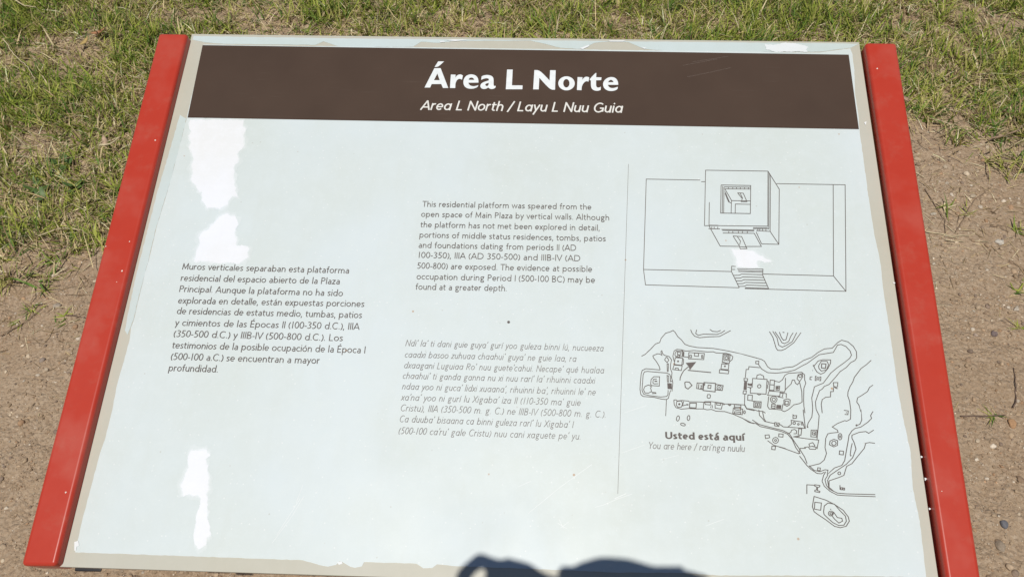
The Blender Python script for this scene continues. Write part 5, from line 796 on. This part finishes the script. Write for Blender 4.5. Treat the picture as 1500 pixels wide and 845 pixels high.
STONES = [  # size m (x, y, z), colour, label
    ((.024, .019, .016), (.62, .52, .42), 'pale cream stone half sunk in the grass near the top left corner'),
    ((.0125, .0100, .0090), (.78, .72, .62), 'white pebble on bare soil right of the sign, beside a thin straw'),
    ((.0080, .0058, .0050), (.66, .58, .46), 'cream pebble lying close to the upper part of the right rail'),
    ((.0105, .0085, .0060), (.55, .33, .18), 'orange brown pebble near a long dark twig right of the sign'),
    ((.0135, .0110, .0080), (.40, .32, .24), 'largest tan stone near the bottom right corner, half buried'),
    ((.0110, .0090, .0065), (.50, .42, .33), 'grey tan pebble left of the sign just below a small grass tuft'),
    ((.0085, .0068, .0055), (.62, .54, .44), 'pale pebble at the far right edge on bare soil'),
    ((.0085, .0085, .0055), (.26, .20, .19), 'dark purplish pebble on the bare soil right of the sign'),
    ((.0080, .0070, .0060), (.20, .20, .22), 'small dark grey pebble near the bottom right corner'),
    ((.0065, .0050, .0045), (.58, .46, .36), 'pinkish pebble nearest the middle of the right rail'),
    ((.0075, .0060, .0050), (.42, .34, .28), 'tan pebble on the smooth soil beside the lower left rail'),
]
for i, ((sx, sy, sz), col, lab) in enumerate(STONES):
    tv, tf = ico_verts(3, 300 + i)
    p = gpt(*D_STONES[i], sz * .3)
    a = random.uniform(0, 3.14)
    if i in (1, 2, 5): a = .3
    Vs = tv * np.array([sx, sy, sz]) * .92
    Vs = np.stack([Vs[:, 0] * math.cos(a) - Vs[:, 1] * math.sin(a), Vs[:, 0] * math.sin(a) + Vs[:, 1] * math.cos(a), Vs[:, 2]], 1)
    o = mesh_np('stone', Vs, tf.ravel(), np.full(len(tf), 3), M_PEB, tint=np.tile(np.array(col) * .8, (len(Vs), 1)))
    o.location = p
    tag(o, lab, 'stone', 'single stones on the ground')

def tuft(i, x, y, nb, ln_, spread, flat_, lab, cols=GREEN):
    z = gpt(x, y, -.002)
    base = np.stack([RNG.normal(0, spread, nb), RNG.normal(0, spread, nb), np.zeros(nb)], 1)
    yaw = RNG.uniform(0, 6.28, nb)
    col = pick(cols, nb, .1); d = RNG.random(nb) < .22; col[d] = pick(STRAW, d.sum())
    gzv = ground_z  # blades() keeps tips above the soil in world space, so build in world and shift back
    wb = base + np.array(z[:])
    v, f, s, t = blades(wb, yaw, RNG.uniform(flat_, flat_ + .8, nb), ln_ * RNG.uniform(.6, 1.15, nb), RNG.uniform(.0026, .0046, nb), RNG.uniform(.05, .3, nb), RNG.normal(0, .4, nb), col)
    o = mesh_np('grass_tuft', v - np.array(z[:]), f, s, M_GRASS, tint=t)
    o.location = z
    tag(o, lab, 'grass tuft', 'small grass tufts rooted in the bare soil')
TUFTS = [(0, 14, .050, .006, .35, 'upright grass tuft on gritty soil left of the sign, above a flatter tuft'),
         (1, 16, .036, .008, .1, 'low flat green grass tuft left of the sign, just left of a grey tan pebble'),
         (2, 12, .040, .006, .4, 'pale green grass tuft near the left rail at the edge of the lawn'),
         (6, 16, .050, .008, .3, 'bushy grass tuft closest to the left rail where the lawn thins'),
         (9, 12, .034, .007, .05, 'sprawling grass tuft beside the left rail, lowest one near a forked twig'),
         (10, 8, .036, .006, .2, 'sparse dull grass tuft at the far left on bare soil'),
         (12, 14, .046, .006, .0, 'flat spidery grass tuft on bare soil right of the upper right rail'),
         (13, 9, .034, .005, .1, 'smaller spidery grass tuft crossed by a long thin twig right of the sign'),
         (14, 12, .048, .006, .1, 'green grass tuft at the right edge just above the white pebble'),
         (15, 12, .034, .006, .2, 'small green grass tuft at the right edge below the white pebble'),
         (20, 9, .034, .005, .0, 'dark green flat grass tuft low on the right, near a dark grey pebble'),
         (21, 10, .038, .005, .15, 'grass tuft at the lower right edge, touching a flatter dark tuft')]
for k, nb, ln_, sp, fl_, lab in TUFTS: tuft(k, *D_TUFTS[k], nb, ln_, sp, fl_, lab)

def leaf_blob(p, yaw, lean, L, Wd, n=6):
    """a broad leaf with a folded midrib: verts, faces"""
    vs = []; fs = []
    d = Vector((math.cos(yaw) * math.cos(lean), math.sin(yaw) * math.cos(lean), math.sin(lean))); s = Vector((-math.sin(yaw), math.cos(yaw), 0)); u = d.cross(s) * -1
    for k in range(n + 1):
        t = k / n; w = Wd * math.sin(math.pi * min(1, .06 + t * .94)) ** .8 * .5
        c = p + d * (L * t) + u * (-.25 * L * (t - .3) ** 2)
        vs += [c - s * w + u * w * .25, c, c + s * w + u * w * .25]
        if k:
            a = 3 * (k - 1); fs += [(a, a + 1, a + 4, a + 3), (a + 1, a + 2, a + 5, a + 4)]
    return vs, fs
WEEDS = ['dark green broad-leaved weed in the lawn left of the sign, nearest the left rail',
         'dark green broad-leaved weed with the largest leaves, lowest in the lawn left of the sign',
         'dark green broad-leaved weed farthest left among the grass',
         'small dark green broad-leaved weed between two larger ones left of the sign']
M_WEED = plain('weed_leaf', (.10, .165, .045), .5, .35, .3, 90)
for i, lab in enumerate(WEEDS):
    z = gpt(*D_WEEDS[i], .004); bm = bmesh.new()
    for k in range((9, 11, 8, 6)[i]):
        a = random.uniform(0, 6.28); vs, fs = leaf_blob(Vector((math.cos(a) * .010 * random.random(), math.sin(a) * .010 * random.random(), random.uniform(0, .016))), a, random.uniform(.0, .7), random.uniform(.022, .036), random.uniform(.011, .017))
        bv = [bm.verts.new(q) for q in vs]
        for q in fs: bm.faces.new([bv[j] for j in q])
    o = obj_bm('weed', bm, M_WEED, None, True); o.location = z
    tag(o, lab, 'weed', 'broad-leaved weeds in the lawn')
LEAVES = [(.050, .020, (.40, .20, .105), 'curled reddish brown dry leaf in the grass left of the sign'),
          (.036, .018, (.46, .33, .13), 'yellowish dry leaf just below the reddish curled leaf'),
          (.040, .016, (.50, .36, .25), 'pinkish tan dry leaf in the grass close to the left rail'),
          (.042, .018, (.40, .27, .19), 'brown dry leaf tucked against the right rail at the lawn edge')]
for i, (L, Wd, col, lab) in enumerate(LEAVES):
    z = gpt(*D_LEAVES[i], .016); bm = bmesh.new()
    vs, fs = leaf_blob(Vector((-L * .4, 0, .006)), .2 + i * .9, .15, L, Wd, 8)
    bv = [bm.verts.new(q) for q in vs]
    for q in fs: bm.faces.new([bv[j] for j in q])
    o = obj_bm('dry_leaf', bm, plain('dry_leaf_%s' % 'abcd'[i], col, .7, .2, .25, 140), None, True); o.location = z
    so = o.modifiers.new('thickness', 'SOLIDIFY'); so.thickness = .0008
    tag(o, lab, 'leaf', 'dry leaves in the grass')

def twig(pts, r0, r1, lift, name, mat, lab, grp):
    P = [gpt(x, y, lift + (.012 if cover(np.array([x]), np.array([y]))[0] > .3 else 0)) for x, y in pts]
    # densify
    Q = []
    for a, b in zip(P[:-1], P[1:]):
        n = max(2, int((b - a).length / .012))
        Q += [a.lerp(b, k / n) + Vector((random.gauss(0, .0009), random.gauss(0, .0009), random.uniform(0, .0015))) for k in range(n)]
    Q.append(P[-1]); o0 = Q[0].copy(); bm = bmesh.new(); prev = None; N = len(Q)
    for k, q in enumerate(Q):
        d = (Q[min(k + 1, N - 1)] - Q[max(k - 1, 0)]).normalized(); s = d.cross(Vector((0, 0, 1))).normalized(); u = s.cross(d)
        r = r0 + (r1 - r0) * k / (N - 1)
        ring = [bm.verts.new(q - o0 + (s * math.cos(a * 1.047) + u * math.sin(a * 1.047)) * r) for a in range(6)]
        if prev:
            for a in range(6): bm.faces.new([prev[a], prev[(a + 1) % 6], ring[(a + 1) % 6], ring[a]])
        else: bm.faces.new(ring[::-1])
        prev = ring
    bm.faces.new(prev)
    o = obj_bm(name, bm, mat, None, True); o.location = o0
    tag(o, lab, name.replace('_', ' '), grp)
M_STRAWM = plain('straw', (.62, .52, .33), .6, .3, .15, 150)
M_TWIG = plain('twig_bark', (.30, .215, .145), .8, .2, .25, 150)
M_TWIGD = plain('dark_twig_bark', (.16, .11, .085), .8, .2, .25, 150)
GS = 'loose straws'; GT = 'dry twigs on the ground'
for i, r0, r1, lift, nm, mt, lab, g in [
    (0, .0026, .0012, .030, 'straw', M_STRAWM, 'thick pale straw lying on the grass in the top left corner', GS),
    (1, .0016, .0009, .006, 'straw', M_STRAWM, 'long bowed tan straw at the lawn edge near the left rail', GS),
    (2, .0028, .0012, .030, 'straw', M_STRAWM, 'short yellow straw poking out of the grass beside the left rail', GS),
    (3, .0016, .0010, .004, 'twig', M_TWIG, 'long thin twig slanting across bare soil over a small tuft, right of the sign', GT),
    (4, .0015, .0009, .003, 'straw', M_STRAWM, 'pale straw touching the right rail on bare soil', GS),
    (5, .0011, .0008, .003, 'straw', M_STRAWM, 'short cream straw lying level just below the one touching the right rail', GS),
    (6, .0010, .0007, .003, 'straw', M_STRAWM, 'fine cream straw just left of the white pebble', GS),
    (7, .0013, .0009, .003, 'twig', M_TWIG, 'bent thin twig running down the soil beside the upper right rail', GT),
    (8, .0018, .0010, .030, 'straw', M_STRAWM, 'long yellowish stalk slanting through the grass at the far left', GS),
    (9, .0030, .0016, .016, 'twig', M_TWIG, 'pale branched stem at the right edge of the lawn, its long arm', GT),
    (11, .0019, .0012, .003, 'twig', M_TWIGD, 'dark level twig on the soil at the right edge, below the middle', GT),
    (12, .0015, .0009, .003, 'twig', M_TWIGD, 'dark upright-looking thin twig at the right edge', GT),
    (14, .0016, .0010, .003, 'straw', M_STRAWM, 'short bright yellow straw beside the middle of the left rail', GS),
    (15, .0014, .0009, .004, 'twig', M_TWIG, 'long tan runner crossing the soil at the far left', GT),
    (16, .0014, .0008, .003, 'twig', M_TWIG, 'curved twig just above the white pebble', GT),
    (17, .0014, .0009, .003, 'twig', M_TWIGD, 'purplish dark twig reaching the left rail beside the lowest tuft', GT)]:
    twig(D_TWIGS[i], r0, r1, lift, nm, mt, lab, g)

# ------------------------------------------------------------------ the photographer, whose hands and phone shade the lower edge of the board
CL = Vector(CAM_LOC); CR = Vector([r[0] for r in CAM_ROT]); CU = Vector([r[1] for r in CAM_ROT]); CB = Vector([r[2] for r in CAM_ROT])
def ph(r, u, b): return CL + CR * r + CU * u + CB * b

def limb(bm, pts):
    """tapered capsules along a chain of (point, radius)"""
    for p, r in pts:
        bmesh.ops.create_icosphere(bm, subdivisions=2, radius=r, matrix=Matrix.Translation(p))
    for (p, r), (q, s) in zip(pts[:-1], pts[1:]):
        d = q - p
        if d.length < 1e-5: continue
        rot = d.to_track_quat('Z', 'Y').to_matrix().to_4x4()
        bmesh.ops.create_cone(bm, cap_ends=True, segments=14, radius1=r, radius2=s, depth=d.length, matrix=Matrix.Translation((p + q) / 2) @ rot)

def ball(bm, p, rx, ry, rz, rot=None):
    m = Matrix.Translation(p) @ (rot or Matrix()) @ Matrix.Diagonal((rx, ry, rz, 1))
    bmesh.ops.create_icosphere(bm, subdivisions=3, radius=1, matrix=m)

def fused(name, bm, mat, parent, vox, it=4):
    o = obj_bm(name, bm, mat, parent, True)
    r = o.modifiers.new('fuse', 'REMESH'); r.mode = 'VOXEL'; r.voxel_size = vox; r.use_smooth_shade = True
    s = o.modifiers.new('soften', 'SMOOTH'); s.factor = .5; s.iterations = it
    return o

PX, PY = .085, -1.12          # where the person stands
man = empty('person', (PX, PY, 0))
tag(man, 'standing person in a blue shirt and dark trousers holding a phone over the board', 'person')
def W(x, y, z): return Vector((x, y, z))    # offsets from the person's base
def loc(v): return v - Vector((PX, PY, 0))
M_SKIN = plain('skin', (.46, .27, .19), .55, .35, .06, 40)
M_SHIRT = plain('blue_shirt_cloth', (.10, .17, .30), .85, .15, .12, 160)
M_TROU = plain('dark_trouser_cloth', (.045, .045, .055), .9, .1, .15, 160)
M_SHOE = plain('brown_shoe_leather', (.12, .07, .045), .6, .3, .12, 80)
M_HAIR = plain('dark_hair', (.03, .022, .018), .6, .3, .2, 200)
M_EYE = plain('eye_white', (.75, .75, .73), .25, .5, .02)

def flatten(bm, k=.70, cy=-.02):
    for v_ in bm.verts: v_.co.y = cy + (v_.co.y - cy) * k
bm = bmesh.new()
limb(bm, [(W(0, -.03, 1.44), .125), (W(0, -.02, 1.30), .135), (W(0, -.01, 1.10), .120), (W(0, 0, .96), .135)]); flatten(bm)
HC = W(0, .075, 1.735)          # head, tipped towards the screen
tilt = Matrix.Rotation(-.45, 4, 'X')
ball(bm, HC, .076, .096, .118, tilt)
ball(bm, HC + tilt @ Vector((0, .028, -.058)), .058, .062, .062, tilt)            # jaw
ball(bm, HC + tilt @ Vector((0, .100, -.018)), .013, .020, .026, tilt)            # nose
for sx in (-1, 1):
    ball(bm, HC + tilt @ Vector((sx * .077, -.005, -.012)), .008, .020, .032, tilt)   # ears
ball(bm, HC + tilt @ Vector((0, .088, -.062)), .024, .010, .007, tilt)            # lips
limb(bm, [(HC + W(0, -.03, -.08), .058), (W(0, -.03, 1.54), .062)])               # neck
for sx in (-1, 1):
    limb(bm, [(W(sx * .05, -.03, 1.48), .085), (W(sx * .185, -.02, 1.47), .062)])
    limb(bm, [(W(sx * .09, 0, .93), .095), (W(sx * .10, .02, .50), .062), (W(sx * .10, -.01, .30), .058), (W(sx * .105, -.02, .09), .036), (W(sx * .115, .06, .035), .032), (W(sx * .12, .14, .025), .026)])
elL = W(-.29, .03, 1.24); elR = W(.30, .04, 1.22)
wrL = loc(ph(-.125, -.115, .035)); wrR = loc(ph(.155, -.11, .035))
limb(bm, [(W(-.185, -.02, 1.47), .056), (elL, .040), (wrL, .027)])
limb(bm, [(W(.185, -.02, 1.47), .056), (elR, .040), (wrR, .027)])
def hand(bm, chains):
    for c in chains: limb(bm, [(loc(ph(*p)), r) for p, r in c])
# left hand: clasps the end of the phone; the forefinger arches clear of the rest
hand(bm, [
    [((-.125, -.115, .035), .027), ((-.112, -.075, .028), .028), ((-.100, -.040, .022), .026)],                                   # palm
    [((-.118, -.075, .026), .022), ((-.095, -.035, .020), .022), ((-.070, -.012, .016), .016)],
    [((-.122, -.070, .026), .016), ((-.148, -.020, .012), .0105), ((-.143, .012, .004), .0095), ((-.124, .028, .000), .0088), ((-.100, .020, -.003), .0080)],   # forefinger
    [((-.114, -.050, .016), .014), ((-.109, .000, .004), .0120), ((-.090, .020, -.002), .0105), ((-.066, .014, -.006), .0095), ((-.046, .000, -.012), .0085), ((-.028, -.004, -.013), .0075)],   # middle
    [((-.095, -.045, .014), .012), ((-.090, -.012, .000), .0100), ((-.070, .002, -.008), .0090), ((-.042, -.010, -.013), .0078)],
    [((-.090, -.055, .012), .011), ((-.080, -.034, -.002), .0090), ((-.062, -.026, -.009), .0080), ((-.042, -.030, -.013), .0070)],
    [((-.110, -.065, .036), .017), ((-.082, -.034, .036), .0125), ((-.055, -.014, .031), .0110), ((-.030, -.004, .026), .0090)]])   # thumb
# right hand: steadies the other end from below
hand(bm, [
    [((.155, -.110, .035), .027), ((.150, -.075, .030), .028), ((.145, -.048, .026), .024)],
    [((.152, -.050, .018), .012), ((.160, -.022, .004), .0100), ((.150, .000, -.004), .0090), ((.122, .006, -.010), .0080)],
    [((.148, -.048, .020), .013), ((.136, -.006, .016), .0105), ((.108, .010, .011), .0105), ((.084, .015, .010), .0105), ((.056, .023, .010), .0105), ((.026, .026, .010), .0100), ((.000, .019, .010), .0095), ((-.022, .004, .011), .0085)],
    [((.150, -.060, .016), .012), ((.156, -.036, .000), .0100), ((.142, -.022, -.008), .0090), ((.116, -.018, -.011), .0080)],
    [((.146, -.070, .014), .011), ((.148, -.050, -.002), .0095), ((.132, -.040, -.008), .0085), ((.108, -.036, -.011), .0075)],
    [((.140, -.078, .014), .010), ((.136, -.062, -.002), .0085), ((.122, -.054, -.008), .0075), ((.104, -.050, -.010), .0068)],
    [((.150, -.070, .040), .016), ((.136, -.036, .037), .0120), ((.118, -.016, .031), .0105), ((.098, -.008, .025), .0088)]])
fused('body', bm, M_SKIN, man, .0045, 3)

bm = bmesh.new()
limb(bm, [(W(0, -.03, 1.45), .140), (W(0, -.02, 1.30), .158), (W(0, -.01, 1.12), .152), (W(0, 0, 1.05), .168)]); flatten(bm)
for sx, el in ((-1, elL), (1, elR)):
    limb(bm, [(W(sx * .05, -.03, 1.485), .095), (W(sx * .188, -.02, 1.475), .074), (W(sx * .188, -.02, 1.475).lerp(el, .55), .064)])
fused('shirt', bm, M_SHIRT, man, .010)
bm = bmesh.new()
limb(bm, [(W(0, 0, .98), .150), (W(0, 0, .92), .160)]); flatten(bm, .78)
for sx in (-1, 1): limb(bm, [(W(sx * .09, 0, .92), .110), (W(sx * .10, .02, .50), .082), (W(sx * .105, -.015, .10), .066)])
fused('trousers', bm, M_TROU, man, .010)
for sx in (-1, 1):
    bm = bmesh.new()
    limb(bm, [(W(sx * .105, -.045, .050), .046), (W(sx * .115, .06, .045), .044), (W(sx * .125, .165, .036), .036)])
    fused('shoe', bm, M_SHOE, man, .008)
bm = bmesh.new()
ball(bm, HC + tilt @ Vector((0, -.018, .022)), .084, .098, .112, tilt)
fused('hair', bm, M_HAIR, man, .008)
for sx in (-1, 1):
    bm = bmesh.new(); ball(bm, HC + tilt @ Vector((sx * .031, .083, .005)), .012, .011, .010, tilt)
    obj_bm('eye', bm, M_EYE, man, True)

phone = empty('phone', ph(.050, -.014, .0075))
phone.rotation_euler = Matrix([CAM_ROT[i] for i in range(3)]).to_euler()
tag(phone, 'black smartphone held sideways above the lower edge of the board', 'phone')
def pbox(w, h_, d, c, bev):
    bm = bmesh.new(); bmesh.ops.create_cube(bm, size=1)
    for v_ in bm.verts: v_.co = Vector((v_.co.x * w + c[0], v_.co.y * h_ + c[1], v_.co.z * d + c[2]))
    if bev: bmesh.ops.bevel(bm, geom=list(bm.edges), offset=bev, segments=4, affect='EDGES')
    return bm
pb = obj_bm('case', pbox(.156, .074, .0085, (0, 0, 0), .0038), M_BLACK, phone); smooth_wn(pb)
obj_bm('screen', pbox(.148, .067, .0004, (0, 0, .0045), 0), plain('dark_screen', (.01, .01, .012), .1, .5), phone)
